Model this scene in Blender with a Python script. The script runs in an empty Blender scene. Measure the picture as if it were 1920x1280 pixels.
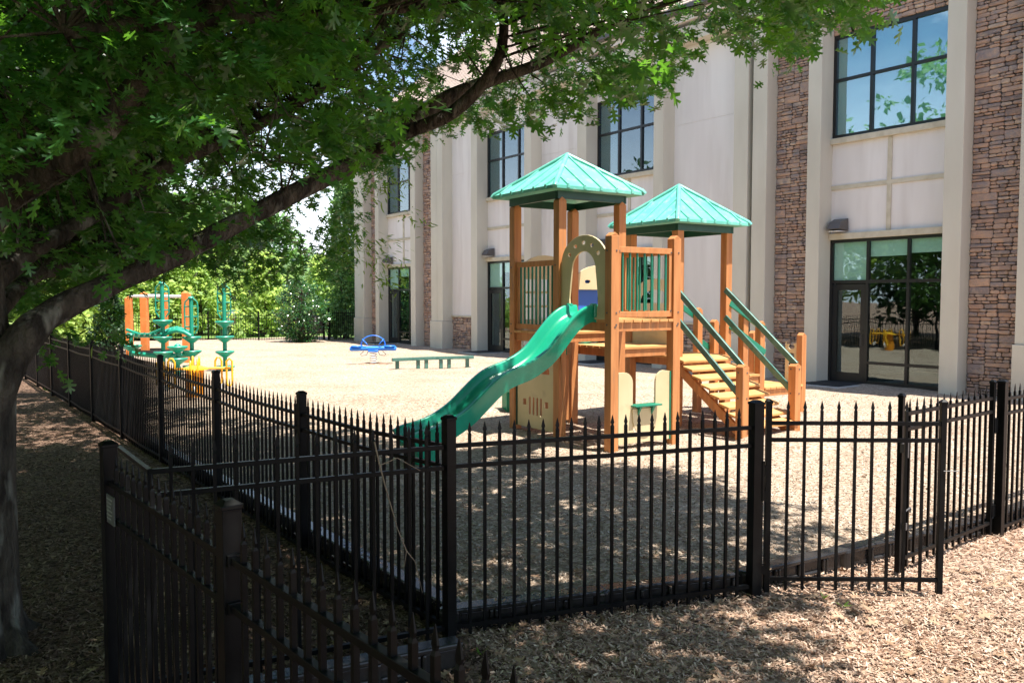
import bpy, bmesh, math, random
import numpy as np
from mathutils import Matrix, Vector
random.seed(7); rng = np.random.default_rng(11)
R = math.radians
sc = bpy.context.scene
# ------------------------------------------------------------------ camera
F_PX = 1550.0; H = 2.2
PITCH = math.atan(80 / F_PX)
cam = bpy.data.cameras.new('camera'); camo = bpy.data.objects.new('camera', cam)
sc.collection.objects.link(camo); sc.camera = camo
cam.sensor_width = 36; cam.lens = 36 * F_PX / 1920; cam.clip_start = 0.05; cam.clip_end = 1500
camo.location = (0, 0, H); camo.rotation_euler = (R(90) - PITCH, 0, 0)
# ------------------------------------------------------------------ light
SUN = Vector((0.27, -0.20, 1.0)).normalized()
sun = bpy.data.lights.new('sun', 'SUN'); sun.energy = 5.0; sun.angle = R(0.5); sun.color = (1.0, 0.95, 0.87)
suno = bpy.data.objects.new('sun', sun); sc.collection.objects.link(suno)
suno.rotation_euler = SUN.to_track_quat('Z', 'Y').to_euler(); suno.location = (5, -5, 30)
w = bpy.data.worlds.new('World'); sc.world = w; w.use_nodes = True
nt = w.node_tree; nt.nodes.clear()
def nn(nt, t, **k):
    n = nt.nodes.new(t)
    for a, b in k.items(): setattr(n, a, b)
    return n
out = nn(nt, 'ShaderNodeOutputWorld'); bg = nn(nt, 'ShaderNodeBackground')
sky = nn(nt, 'ShaderNodeTexSky', sky_type='NISHITA', sun_disc=False)
sky.sun_elevation = math.asin(SUN.z); sky.sun_rotation = math.atan2(SUN.x, SUN.y)
sky.air_density = 1.0; sky.dust_density = 0.6; sky.ozone_density = 3.0
tc = nn(nt, 'ShaderNodeTexCoord'); mp = nn(nt, 'ShaderNodeMapping'); mp.inputs['Scale'].default_value = (1, 1, 2.2)
no = nn(nt, 'ShaderNodeTexNoise'); no.inputs['Scale'].default_value = 2.4; no.inputs['Detail'].default_value = 9; no.inputs['Roughness'].default_value = .6
cr = nn(nt, 'ShaderNodeValToRGB'); cr.color_ramp.elements[0].position = .57; cr.color_ramp.elements[1].position = .74
mx = nn(nt, 'ShaderNodeMix', data_type='RGBA')
L = nt.links.new
L(tc.outputs['Generated'], mp.inputs['Vector']); L(mp.outputs[0], no.inputs['Vector']); L(no.outputs['Fac'], cr.inputs[0])
sx = nn(nt, 'ShaderNodeSeparateXYZ'); mr = nn(nt, 'ShaderNodeMapRange'); mr.inputs[1].default_value = .10; mr.inputs[2].default_value = .27; mr.inputs[3].default_value = .75; mr.inputs[4].default_value = 0
mxx = nn(nt, 'ShaderNodeMath', operation='MAXIMUM'); L(tc.outputs['Generated'], sx.inputs[0]); L(sx.outputs[2], mr.inputs[0]); L(mr.outputs[0], mxx.inputs[1]); L(cr.outputs[0], mxx.inputs[0])
L(mxx.outputs[0], mx.inputs[0]); L(sky.outputs[0], mx.inputs[6]); mx.inputs[7].default_value = (9.5, 10, 10.8, 1)
L(mx.outputs[2], bg.inputs[0]); bg.inputs[1].default_value = 0.095; L(bg.outputs[0], out.inputs[0])
vs = sc.view_settings; vs.view_transform = 'Standard'; vs.look = 'None'; vs.gamma = 1; vs.use_curve_mapping = False; vs.exposure = 1.24
sc.render.engine = 'CYCLES'; sc.cycles.max_bounces = 8; sc.cycles.transparent_max_bounces = 8
sc.cycles.transmission_bounces = 4
# ------------------------------------------------------------------ projection helpers (pixel of the 1920x1280 photo -> world)
cp, sp = math.cos(PITCH), math.sin(PITCH)
def ray(x, y):
    a = (x - 960) / F_PX; u = (640 - y) / F_PX
    return (a, cp + u * sp, -sp + u * cp)
def G(x, y, z=0.0):
    d = ray(x, y); t = (z - H) / d[2]; return Vector((d[0] * t, d[1] * t, z))
def A(x, y, Y):
    d = ray(x, y); t = Y / d[1]; return Vector((d[0] * t, Y, H + d[2] * t))
def PX(p):
    y, z = p[..., 1], p[..., 2] - H
    Z = y * cp - z * sp; uu = y * sp + z * cp
    return 960 + F_PX * p[..., 0] / Z, 640 - F_PX * uu / Z, Z
Vv = Vector((-.598, .8015, 0)).normalized(); Uu = Vector((Vv.y, -Vv.x, 0))
# ------------------------------------------------------------------ materials
def mat(name, col=(.5, .5, .5), rough=.6, metal=0.0, spec=.5, **k):
    m = bpy.data.materials.new(name); m.use_nodes = True
    b = m.node_tree.nodes['Principled BSDF']
    b.inputs['Base Color'].default_value = (*col, 1); b.inputs['Roughness'].default_value = rough
    b.inputs['Metallic'].default_value = metal; b.inputs['Specular IOR Level'].default_value = spec
    return m
def vary(m, c1, c2, scale=3.0, detail=6, lo=.35, hi=.65, coord='Object', stretch=(1, 1, 1), bump=0.0, bscale=60, bdist=.003, rough=None, spots=None):
    """noise between two colours of the thing itself, plus optional fine bump"""
    t = m.node_tree; b = t.nodes['Principled BSDF']; l = t.links.new
    tc = nn(t, 'ShaderNodeTexCoord'); mp = nn(t, 'ShaderNodeMapping'); mp.inputs['Scale'].default_value = stretch
    l(tc.outputs[coord], mp.inputs[0])
    n = nn(t, 'ShaderNodeTexNoise'); n.inputs['Scale'].default_value = scale; n.inputs['Detail'].default_value = detail
    l(mp.outputs[0], n.inputs['Vector'])
    r = nn(t, 'ShaderNodeValToRGB'); e = r.color_ramp.elements
    e[0].position = lo; e[0].color = (*c1, 1); e[1].position = hi; e[1].color = (*c2, 1)
    l(n.outputs['Fac'], r.inputs[0]); last = r.outputs[0]
    if spots:
        n3 = nn(t, 'ShaderNodeTexNoise'); n3.inputs['Scale'].default_value = spots[0]; n3.inputs['Detail'].default_value = 3
        l(mp.outputs[0], n3.inputs['Vector'])
        r3 = nn(t, 'ShaderNodeValToRGB'); r3.color_ramp.elements[0].position = spots[1]; r3.color_ramp.elements[1].position = spots[2]
        l(n3.outputs['Fac'], r3.inputs[0])
        mm = nn(t, 'ShaderNodeMix', data_type='RGBA'); l(r3.outputs[0], mm.inputs[0]); l(last, mm.inputs[6]); mm.inputs[7].default_value = (*spots[3], 1)
        last = mm.outputs[2]
    l(last, b.inputs['Base Color'])
    if bump:
        n2 = nn(t, 'ShaderNodeTexNoise'); n2.inputs['Scale'].default_value = bscale; n2.inputs['Detail'].default_value = 5
        l(mp.outputs[0], n2.inputs['Vector'])
        bp = nn(t, 'ShaderNodeBump'); bp.inputs['Strength'].default_value = bump; bp.inputs['Distance'].default_value = bdist
        l(n2.outputs['Fac'], bp.inputs['Height']); l(bp.outputs[0], b.inputs['Normal'])
    return m
def island(m, cols, bump=0, bscale=30, bdist=.01, noise=0.35, nscale=8):
    """each loose piece of the mesh takes its own colour from a ramp"""
    t = m.node_tree; b = t.nodes['Principled BSDF']; l = t.links.new
    g = nn(t, 'ShaderNodeNewGeometry'); r = nn(t, 'ShaderNodeValToRGB'); r.color_ramp.interpolation = 'LINEAR'
    el = r.color_ramp.elements
    while len(el) < len(cols): el.new(.5)
    for i, c in enumerate(cols): el[i].position = i / (len(cols) - 1); el[i].color = (*c, 1)
    tc = nn(t, 'ShaderNodeTexCoord'); n = nn(t, 'ShaderNodeTexNoise'); n.inputs['Scale'].default_value = nscale; n.inputs['Detail'].default_value = 6
    l(tc.outputs['Object'], n.inputs['Vector'])
    a = nn(t, 'ShaderNodeMath', operation='MULTIPLY_ADD'); a.inputs[1].default_value = noise; l(n.outputs['Fac'], a.inputs[0])
    s = nn(t, 'ShaderNodeMath', operation='SUBTRACT'); s.inputs[1].default_value = noise * .5
    l(g.outputs['Random Per Island'], a.inputs[2]); l(a.outputs[0], s.inputs[0]); l(s.outputs[0], r.inputs[0])
    l(r.outputs[0], b.inputs['Base Color'])
    if bump:
        n2 = nn(t, 'ShaderNodeTexNoise'); n2.inputs['Scale'].default_value = bscale; n2.inputs['Detail'].default_value = 6
        l(tc.outputs['Object'], n2.inputs['Vector'])
        bp = nn(t, 'ShaderNodeBump'); bp.inputs['Strength'].default_value = bump; bp.inputs['Distance'].default_value = bdist
        l(n2.outputs['Fac'], bp.inputs['Height']); l(bp.outputs[0], b.inputs['Normal'])
    return m
def leafmat(name, cols, trans=.35, rough=.42, spec=.5, tcol=(.25, .5, .05), nscale=2):
    m = mat(name, cols[0], rough, 0, spec); island(m, cols, nscale=nscale)
    t = m.node_tree; b = t.nodes['Principled BSDF']; o = t.nodes['Material Output']; l = t.links.new
    tr = nn(t, 'ShaderNodeBsdfTranslucent'); tr.inputs[0].default_value = (*tcol, 1)
    mxs = nn(t, 'ShaderNodeMixShader'); mxs.inputs[0].default_value = trans
    l(b.outputs[0], mxs.inputs[1]); l(tr.outputs[0], mxs.inputs[2]); l(mxs.outputs[0], o.inputs[0])
    return m
M = {}
M['black_metal'] = vary(mat('black_metal', rough=.38, spec=.14), (.0025, .0028, .0035), (.006, .0065, .007), 6, bump=.15, bscale=90, bdist=.001)
M['frame'] = mat('dark_frame', (.008, .009, .010), .35)
M['lumber'] = vary(mat('brown_plastic_lumber', rough=.55, spec=.3), (.46, .18, .062), (.58, .25, .092), 2.2, detail=10, bump=.45, bscale=160, bdist=.002, stretch=(6, 6, .6), spots=(3, .58, .75, (.40, .19, .085)))
M['deck'] = vary(mat('orange_plastic_boards', rough=.55, spec=.3), (.52, .26, .09), (.66, .36, .14), 2.5, bump=.3, bscale=120, bdist=.002)
M['tan'] = vary(mat('tan_plastic', rough=.5, spec=.3), (.58, .47, .27), (.67, .55, .34), 1.5, detail=9, bump=.12, bscale=150, bdist=.001, spots=(4, .60, .80, (.50, .40, .24)))
M['green'] = vary(mat('dark_green_plastic', rough=.38), (.008, .17, .10), (.014, .22, .135), 5)
M['dkgreen'] = vary(mat('dark_green_metal', rough=.45), (.006, .055, .036), (.010, .075, .05), 5)
M['roofgreen'] = vary(mat('pale_green_plastic_roof', rough=.33, spec=.5), (.10, .44, .34), (.165, .54, .43), 1.6, detail=8, bump=.1, bscale=60, bdist=.002, spots=(9, .55, .8, (.30, .62, .52)))
M['slide'] = vary(mat('green_slide_plastic', rough=.22, spec=.6), (.006, .27, .15), (.014, .35, .21), 1.6, detail=9, bump=.08, bscale=14, bdist=.004, spots=(5, .60, .85, (.05, .36, .24)))
M['greengrey'] = vary(mat('weathered_green_rail', rough=.35, spec=.5), (.045, .135, .11), (.09, .20, .165), 8)
M['teal'] = vary(mat('teal_green_plastic', rough=.4), (.012, .26, .17), (.02, .32, .22), 4)
M['orange'] = vary(mat('orange_plastic_post', rough=.5), (.72, .20, .045), (.82, .26, .07), 5)
M['yellow'] = vary(mat('yellow_coated_metal', rough=.35), (.85, .42, .01), (.92, .50, .03), 4)
M['drum'] = mat('orange_drum', (.80, .30, .012), .45)
M['blue'] = vary(mat('blue_plastic', rough=.3), (.02, .17, .72), (.03, .23, .80), 5)
M['bluepanel'] = mat('blue_panel', (.04, .15, .60), .4)
M['white'] = mat('pale_metal', (.72, .72, .74), .35)
M['steel'] = mat('bare_steel', (.55, .55, .55), .3, 1.0)
M['stucco'] = vary(mat('pale_stucco', rough=.9, spec=.2), (.72, .68, .65), (.80, .765, .735), .9, detail=10, bump=.5, bscale=130, bdist=.004, stretch=(1.6, 1.6, .22), spots=(1.1, .52, .75, (.64, .595, .56)))
M['pilaster'] = vary(mat('beige_stucco', rough=.9, spec=.2), (.55, .515, .43), (.62, .59, .50), 1.2, detail=10, bump=.5, bscale=130, bdist=.004, stretch=(1, 1, .3))
M['sillm'] = vary(mat('stained_sill', rough=.9, spec=.2), (.50, .45, .34), (.60, .55, .44), 5, detail=8, bump=.4, bscale=90, bdist=.004)
M['stone'] = island(mat('ledge_stone', rough=.9, spec=.2), [(.21, .17, .16), (.46, .29, .21), (.34, .25, .21), (.54, .36, .26), (.30, .25, .24), (.50, .33, .24), (.42, .30, .24), (.27, .225, .22), (.55, .41, .31)], bump=.9, bscale=14, bdist=.03, noise=.5, nscale=5)
M['mortar'] = mat('stone_backing', (.10, .085, .075), .95)
M['shingle'] = vary(mat('roof_shingles', rough=.95), (.40, .30, .24), (.52, .42, .35), 5, detail=8, bump=.5, bscale=30, bdist=.01)
M['gutter'] = mat('grey_gutter', (.09, .085, .085), .5)
M['downspout'] = mat('brown_downspout', (.09, .065, .05), .5)
M['room'] = mat('room_interior', (.02, .02, .02), .9)
M['blind'] = mat('window_blind', (.66, .74, .68), .8)
M['concrete'] = vary(mat('concrete', rough=.9), (.36, .34, .32), (.46, .44, .41), 3, bump=.3, bscale=60)
M['rubber'] = mat('black_rubber_mat', (.012, .013, .016), .8)
M['timber'] = vary(mat('black_recycled_plastic', rough=.27, spec=.42), (.014, .013, .013), (.030, .028, .028), 3, bump=.4, bscale=40, bdist=.004)
def glass(name='window_glass', ior=3.4, tint=(.60, .82, .84)):
    m = bpy.data.materials.new(name); m.use_nodes = True; t = m.node_tree; t.nodes.clear(); l = t.links.new
    o = nn(t, 'ShaderNodeOutputMaterial'); a = nn(t, 'ShaderNodeBsdfTransparent'); a.inputs[0].default_value = (*tint, 1)
    g = nn(t, 'ShaderNodeBsdfGlossy'); g.inputs['Roughness'].default_value = .015; g.inputs[0].default_value = (.85, .95, 1, 1)
    f = nn(t, 'ShaderNodeFresnel'); ge = nn(t, 'ShaderNodeNewGeometry'); mi = nn(t, 'ShaderNodeMix', data_type='FLOAT'); mi.inputs[2].default_value = ior; mi.inputs[3].default_value = 1 / ior
    l(ge.outputs['Backfacing'], mi.inputs[0]); l(mi.outputs[0], f.inputs[0]); mxs = nn(t, 'ShaderNodeMixShader')
    n2 = nn(t, 'ShaderNodeTexNoise'); n2.inputs['Scale'].default_value = 1.1; tc = nn(t, 'ShaderNodeTexCoord'); l(tc.outputs['Object'], n2.inputs['Vector'])
    bp = nn(t, 'ShaderNodeBump'); bp.inputs['Strength'].default_value = .05; bp.inputs['Distance'].default_value = .05
    l(n2.outputs['Fac'], bp.inputs['Height']); l(bp.outputs[0], g.inputs['Normal'])
    l(f.outputs[0], mxs.inputs[0]); l(a.outputs[0], mxs.inputs[1]); l(g.outputs[0], mxs.inputs[2]); l(mxs.outputs[0], o.inputs[0])
    return m
M['glass'] = glass(); M['glass3'] = glass('tinted_glass', 2.5, (.55, .66, .68)); M['glass2'] = glass('door_glass', 1.9, (.82, .93, .90))
M['bark'] = vary(mat('oak_bark', rough=.95, spec=.2), (.028, .024, .020), (.10, .088, .070), 9, detail=12, bump=1.0, bscale=26, bdist=.07, stretch=(1, 1, .45), spots=(5, .56, .66, (.20, .20, .17)))
M['bark2'] = vary(mat('tree_bark', rough=.95), (.05, .035, .025), (.10, .075, .055), 4, bump=.6, bscale=20, bdist=.02)
M['leaf'] = leafmat('oak_leaf', [(.012, .052, .018), (.030, .105, .026), (.018, .075, .024), (.055, .17, .036), (.016, .064, .023)], trans=.31, rough=.33, spec=.65, tcol=(.26, .64, .05))
M['leafpale'] = leafmat('pale_leaf', [(.10, .20, .03), (.16, .28, .05), (.12, .24, .04)], trans=.45, tcol=(.4, .6, .08))
M['fol_bright'] = leafmat('bright_foliage', [(.22, .33, .09), (.33, .46, .12), (.17, .29, .09), (.40, .52, .16)], trans=.5, rough=.6, tcol=(.68, .85, .22))
M['fol_mid'] = leafmat('mid_foliage', [(.12, .24, .08), (.20, .35, .12), (.15, .28, .09), (.25, .40, .14)], trans=.35, rough=.6, tcol=(.20, .42, .07))
M['fol_grey'] = leafmat('greyish_foliage', [(.10, .18, .07), (.17, .27, .10), (.08, .15, .06), (.22, .32, .13)], trans=.4, rough=.6, tcol=(.40, .58, .18))
M['fol_dark'] = leafmat('dark_foliage', [(.012, .042, .015), (.03, .08, .025), (.018, .055, .02)], trans=.2, rough=.6, tcol=(.08, .22, .04))
M['fol_gloss'] = leafmat('glossy_foliage', [(.02, .07, .02), (.04, .12, .03), (.03, .09, .025)], trans=.15, rough=.22, spec=.9, tcol=(.1, .3, .05))
# ground materials
def groundmat(name, c_lo, c_mid, c_hi, big):
    m = mat(name, c_mid, .95, 0, .15); t = m.node_tree; b = t.nodes['Principled BSDF']; l = t.links.new
    tc = nn(t, 'ShaderNodeTexCoord')
    v1 = nn(t, 'ShaderNodeTexVoronoi'); v1.inputs['Scale'].default_value = 38; v1.inputs['Randomness'].default_value = 1
    n0 = nn(t, 'ShaderNodeTexNoise'); n0.inputs['Scale'].default_value = 12; n0.inputs['Detail'].default_value = 8; n0.inputs['Roughness'].default_value = .7
    mv = nn(t, 'ShaderNodeMix', data_type='VECTOR'); mv.inputs[0].default_value = .06
    l(tc.outputs['Object'], n0.inputs['Vector']); l(tc.outputs['Object'], mv.inputs[4]); l(n0.outputs['Color'], mv.inputs[5]); l(mv.outputs[1], v1.inputs['Vector'])
    r = nn(t, 'ShaderNodeValToRGB'); e = r.color_ramp.elements; e.new(.5)
    for i, c in enumerate((c_lo, c_mid, c_hi)): e[i].position = (.12, .5, .9)[i]; e[i].color = (*c, 1)
    sep = nn(t, 'ShaderNodeSeparateColor'); l(v1.outputs['Color'], sep.inputs[0]); l(sep.outputs[0], r.inputs[0])
    n1 = nn(t, 'ShaderNodeTexNoise'); n1.inputs['Scale'].default_value = .55; n1.inputs['Detail'].default_value = 7; l(tc.outputs['Object'], n1.inputs['Vector'])
    r1 = nn(t, 'ShaderNodeValToRGB'); r1.color_ramp.elements[0].position = .40; r1.color_ramp.elements[1].position = .72
    l(n1.outputs['Fac'], r1.inputs[0])
    mx = nn(t, 'ShaderNodeMix', data_type='RGBA', blend_type='MULTIPLY'); l(r1.outputs[0], mx.inputs[0]); l(r.outputs[0], mx.inputs[6]); mx.inputs[7].default_value = (*big, 1)
    l(mx.outputs[2], b.inputs['Base Color'])
    bp = nn(t, 'ShaderNodeBump'); bp.inputs['Strength'].default_value = .9; bp.inputs['Distance'].default_value = .03
    l(n0.outputs['Fac'], bp.inputs['Height']); l(bp.outputs[0], b.inputs['Normal'])
    return m
M['mulch'] = groundmat('wood_chip_ground', (.24, .178, .125), (.39, .305, .23), (.51, .415, .325), (.86, .80, .76))
M['soil'] = groundmat('leaf_litter_ground', (.12, .072, .05), (.33, .215, .15), (.50, .37, .275), (.80, .68, .60))
M['shade_toned'] = groundmat('shade_toned_ground', (.045, .027, .019), (.13, .080, .056), (.26, .175, .13), (.75, .68, .62))  # soil colours darkened to carry the oak's shade
M['grass'] = vary(mat('grass', rough=.9), (.08, .16, .03), (.15, .24, .05), 2, bump=.5, bscale=20, bdist=.03)
M['asphalt'] = vary(mat('asphalt', rough=.9), (.22, .22, .215), (.28, .28, .275), 1)
M['chips'] = island(mat('loose_wood_chips', rough=.9, spec=.2), [(.12, .08, .055), (.33, .235, .17), (.45, .36, .28), (.60, .52, .43), (.26, .18, .13), (.52, .43, .34), (.20, .145, .11)])
M['chips2'] = island(mat('loose_bark_litter', rough=.9, spec=.2), [(.10, .06, .042), (.34, .22, .155), (.46, .33, .245), (.60, .47, .365), (.26, .16, .115), (.52, .39, .30), (.20, .12, .085)])
M['chips3'] = island(mat('shade_toned_bark', rough=.9, spec=.2), [(.035, .020, .014), (.12, .070, .048), (.20, .125, .09), (.32, .22, .165), (.08, .046, .033), (.16, .10, .07)])  # darker copy of the bark litter, oak shade put into its colour
M['litter'] = island(mat('dead_leaf', rough=.8, spec=.2), [(.16, .09, .055), (.30, .19, .12), (.38, .27, .18), (.22, .14, .085)])
# ------------------------------------------------------------------ mesh builder
class MB:
    def __init__(s): s.v = []; s.f = []
    def add(s, vs, fs):
        o = len(s.v); s.v += [tuple(p) for p in vs]; s.f += [[i + o for i in q] for q in fs]; return s
    def box(s, x0, x1, y0, y1, z0, z1, M_=None):
        vs = [Vector((x, y, z)) for z in (z0, z1) for y in (y0, y1) for x in (x0, x1)]
        if M_ is not None: vs = [M_ @ p for p in vs]
        return s.add(vs, [(0, 2, 3, 1), (4, 5, 7, 6), (0, 1, 5, 4), (2, 6, 7, 3), (0, 4, 6, 2), (1, 3, 7, 5)])
    def bar(s, p0, p1, w, h, up=(0, 0, 1)):
        p0, p1, up = Vector(p0), Vector(p1), Vector(up); d = (p1 - p0).normalized(); sx = d.cross(up).normalized(); uz = sx.cross(d)
        vs = [p + sx * a * w / 2 + uz * b * h / 2 for p in (p0, p1) for b in (-1, 1) for a in (-1, 1)]
        return s.add(vs, [(0, 2, 3, 1), (4, 5, 7, 6), (0, 1, 5, 4), (2, 6, 7, 3), (0, 4, 6, 2), (1, 3, 7, 5)])
    def tube(s, pts, r, n=8, cap=True):
        pts = [Vector(p) for p in pts]; rr = r if isinstance(r, (list, tuple)) else [r] * len(pts)
        vs = []; fs = []; side = None
        for i, p in enumerate(pts):
            d = (pts[min(i + 1, len(pts) - 1)] - pts[max(i - 1, 0)])
            d = d.normalized() if d.length > 1e-9 else Vector((0, 0, 1))
            if side is None: side = d.orthogonal().normalized()
            side = (side - d * side.dot(d))
            side = side.normalized() if side.length > 1e-6 else d.orthogonal().normalized()
            b = d.cross(side)
            for k in range(n):
                a = 2 * math.pi * k / n; vs.append(p + (side * math.cos(a) + b * math.sin(a)) * rr[i])
        for i in range(len(pts) - 1):
            for k in range(n):
                k2 = (k + 1) % n; fs.append((i * n + k, i * n + k2, (i + 1) * n + k2, (i + 1) * n + k))
        if cap: fs.append(tuple(range(n - 1, -1, -1))); fs.append(tuple((len(pts) - 1) * n + k for k in range(n)))
        return s.add(vs, fs)
    def lathe(s, prof, c=(0, 0, 0), n=20):
        vs = []; fs = []
        for r, z in prof:
            for k in range(n):
                a = 2 * math.pi * k / n; vs.append((c[0] + r * math.cos(a), c[1] + r * math.sin(a), c[2] + z))
        for i in range(len(prof) - 1):
            for k in range(n):
                k2 = (k + 1) % n; fs.append((i * n + k, i * n + k2, (i + 1) * n + k2, (i + 1) * n + k))
        fs.append(tuple(range(n - 1, -1, -1))); fs.append(tuple((len(prof) - 1) * n + k for k in range(n)))
        return s.add(vs, fs)
    def plate(s, outer, holes, th, M_):
        """flat plate with holes in the local xz plane, thickness along y"""
        bm = bmesh.new(); loops = []
        for lp in [outer] + holes:
            vv = [bm.verts.new((x, 0, z)) for x, z in lp]
            for i in range(len(vv)): loops.append(bm.edges.new((vv[i], vv[(i + 1) % len(vv)])))
        bmesh.ops.triangle_fill(bm, use_beauty=True, use_dissolve=False, edges=loops, normal=(0, 1, 0))
        bm.faces.ensure_lookup_table()
        fr = list(bm.faces); r = bmesh.ops.extrude_face_region(bm, geom=fr)
        for e in r['geom']:
            if isinstance(e, bmesh.types.BMVert): e.co.y += th
        bm.verts.index_update()
        s.add([M_ @ v.co for v in bm.verts], [[v.index for v in f.verts] for f in bm.faces]); bm.free(); return s
    def obj(s, name, m, parent=None, loc=None, rot=None, bevel=0, smooth=None, label=None, cat=None, group=None, kind=None, recalc=True):
        me = bpy.data.meshes.new(name); me.from_pydata(s.v, [], s.f)
        if recalc:
            bm = bmesh.new(); bm.from_mesh(me); bmesh.ops.recalc_face_normals(bm, faces=bm.faces); bm.to_mesh(me); bm.free()
        me.materials.append(m)
        o = bpy.data.objects.new(name, me); sc.collection.objects.link(o)
        if parent: o.parent = parent
        if loc is not None: o.location = loc
        if rot is not None: o.rotation_euler = rot
        if bevel:
            bv = o.modifiers.new('bevel', 'BEVEL'); bv.width = bevel; bv.segments = 2; bv.limit_method = 'ANGLE'; bv.angle_limit = R(40)
        if smooth:
            me.polygons.foreach_set('use_smooth', [True] * len(me.polygons)); me.set_sharp_from_angle(angle=R(smooth))
        tag(o, label, cat, group, kind)
        return o
def tag(o, label=None, cat=None, group=None, kind=None):
    if label: o['label'] = label
    if cat: o['category'] = cat
    if group: o['group'] = group
    if kind: o['kind'] = kind
    return o
def thing(name, loc, rz, label, cat, group=None):
    o = bpy.data.objects.new(name, None); sc.collection.objects.link(o); o.location = loc; o.rotation_euler = (0, 0, rz); o.empty_display_size = .2
    return tag(o, label, cat, group)
def npmesh(name, verts, faces_flat, nper, m, parent=None, **k):
    """fast mesh from numpy: faces all with nper corners"""
    me = bpy.data.meshes.new(name); nv = len(verts); nf = len(faces_flat) // nper
    me.vertices.add(nv); me.vertices.foreach_set('co', np.ascontiguousarray(verts, dtype=np.float32).ravel())
    me.loops.add(nf * nper); me.loops.foreach_set('vertex_index', np.ascontiguousarray(faces_flat, dtype=np.int32))
    me.polygons.add(nf); me.polygons.foreach_set('loop_start', np.arange(0, nf * nper, nper, dtype=np.int32))
    me.polygons.foreach_set('loop_total', np.full(nf, nper, dtype=np.int32))
    me.update(calc_edges=True); me.materials.append(m)
    o = bpy.data.objects.new(name, me); sc.collection.objects.link(o)
    if parent: o.parent = parent
    tag(o, **k); return o
I4 = Matrix.Identity(4)
# ------------------------------------------------------------------ ground
def noise2(x, y, s=1.0):
    return (np.sin(x * 1.3 * s + 1.7 * np.sin(y * .9 * s)) + np.sin(y * 1.7 * s + 1.3 * np.sin(x * 1.1 * s + 2)) + .5 * np.sin((x + y) * 3.1 * s)) / 2.5
C0 = G(843, 1195, -.2)          # corner post of the enclosure
C1 = G(1413, 1115, -.2)         # gate hinge post
C2 = G(1872, 1003, -.2)         # post behind the gates
def toUV(p): return p[0] * Uu.x + p[1] * Uu.y, p[0] * Vv.x + p[1] * Vv.y
cu = [toUV(C0), toUV(C1), toUV(C2)]
U_L = cu[0][0] + .08
def vfront(U): return np.interp(U, [cu[0][0], cu[1][0], cu[2][0]], [cu[0][1], cu[1][1], cu[2][1]]) + .10
def inside(X, Y):
    U = X * Uu.x + Y * Uu.y; V = X * Vv.x + Y * Vv.y
    return (U > U_L) & (V > vfront(U)) & (V < 46)
def gz(X, Y):
    U = X * Uu.x + Y * Uu.y; V = X * Vv.x + Y * Vv.y
    d = np.clip(np.minimum(U - U_L, V - vfront(U)) / 2.0, 0, 1)
    zin = -.05 + .05 * d + .028 * noise2(X, Y, 1.1) + .011 * noise2(X + 5, Y, 4.3)
    zout = -.2 + .02 * noise2(X, Y, 1.3)
    return np.where(inside(X, Y), zin, zout)
def sheet(name, X, Y, Z, m, **k):
    n1, n2 = X.shape; v = np.stack([X, Y, Z], -1).reshape(-1, 3)
    i = np.arange((n1 - 1) * (n2 - 1)); a = (i // (n2 - 1)) * n2 + i % (n2 - 1)
    f = np.stack([a, a + n2, a + n2 + 1, a + 1], -1).ravel()
    o = npmesh(name, v, f, 4, m, **k)
    o.data.polygons.foreach_set('use_smooth', [True] * len(o.data.polygons)); return o
ax = np.concatenate([[-600, -200, -80, -40], np.arange(-20, 24, .4), [40, 80, 200, 600]])
ay = np.concatenate([[-300, -60, -20], np.arange(-6, 30, .4), [40, 60, 100, 200, 1000]])
X, Y = np.meshgrid(ax, ay); sheet('ground', X, Y, -.2 + .02 * noise2(X, Y, 1.3) * (np.abs(X) < 25) * (Y < 30) - .01, M['soil'], kind='structure')
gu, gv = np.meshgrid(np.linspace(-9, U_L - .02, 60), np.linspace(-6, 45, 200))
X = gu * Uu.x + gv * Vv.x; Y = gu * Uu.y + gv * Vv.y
sheet('shade_toned_soil', X, Y, -.2 + .02 * noise2(X, Y, 1.3), M['shade_toned'], kind='structure')  # sheet left of the fence, its colour darkened for the tree shade
uu = np.linspace(0, 1, 130); vv_ = np.linspace(0, 1, 330) ** 1.4
Ug, Tg = np.meshgrid(U_L + uu * (20.4 - U_L), vv_); Vg = vfront(Ug) + Tg * (46 - vfront(Ug))
X = Ug * Uu.x + Vg * Vv.x; Y = Ug * Uu.y + Vg * Vv.y
d = np.clip(np.minimum(Ug - U_L, Vg - vfront(Ug)) / 2.0, 0, 1)
sheet('playground_ground', X, Y, -.05 + .05 * d + .028 * noise2(X, Y, 1.1) + .011 * noise2(X + 5, Y, 4.3), M['mulch'], kind='structure')
g = MB(); g.add([(-70, 47.5, -.06), (60, 47.5, -.06), (60, 62, -.06), (-70, 62, -.06)], [(0, 1, 2, 3)]); g.obj('lawn', M['grass'], kind='structure')
g = MB(); g.add([(-80, 62.1, -.05), (80, 62.1, -.05), (80, 76, -.05), (-80, 76, -.05)], [(0, 1, 2, 3)]); g.obj('road', M['asphalt'], kind='structure')
g = MB(); g.add([(-200, 76.1, -.04), (200, 76.1, -.04), (200, 300, -.04), (-200, 300, -.04)], [(0, 1, 2, 3)]); g.obj('meadow', M['grass'], kind='structure')
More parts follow.
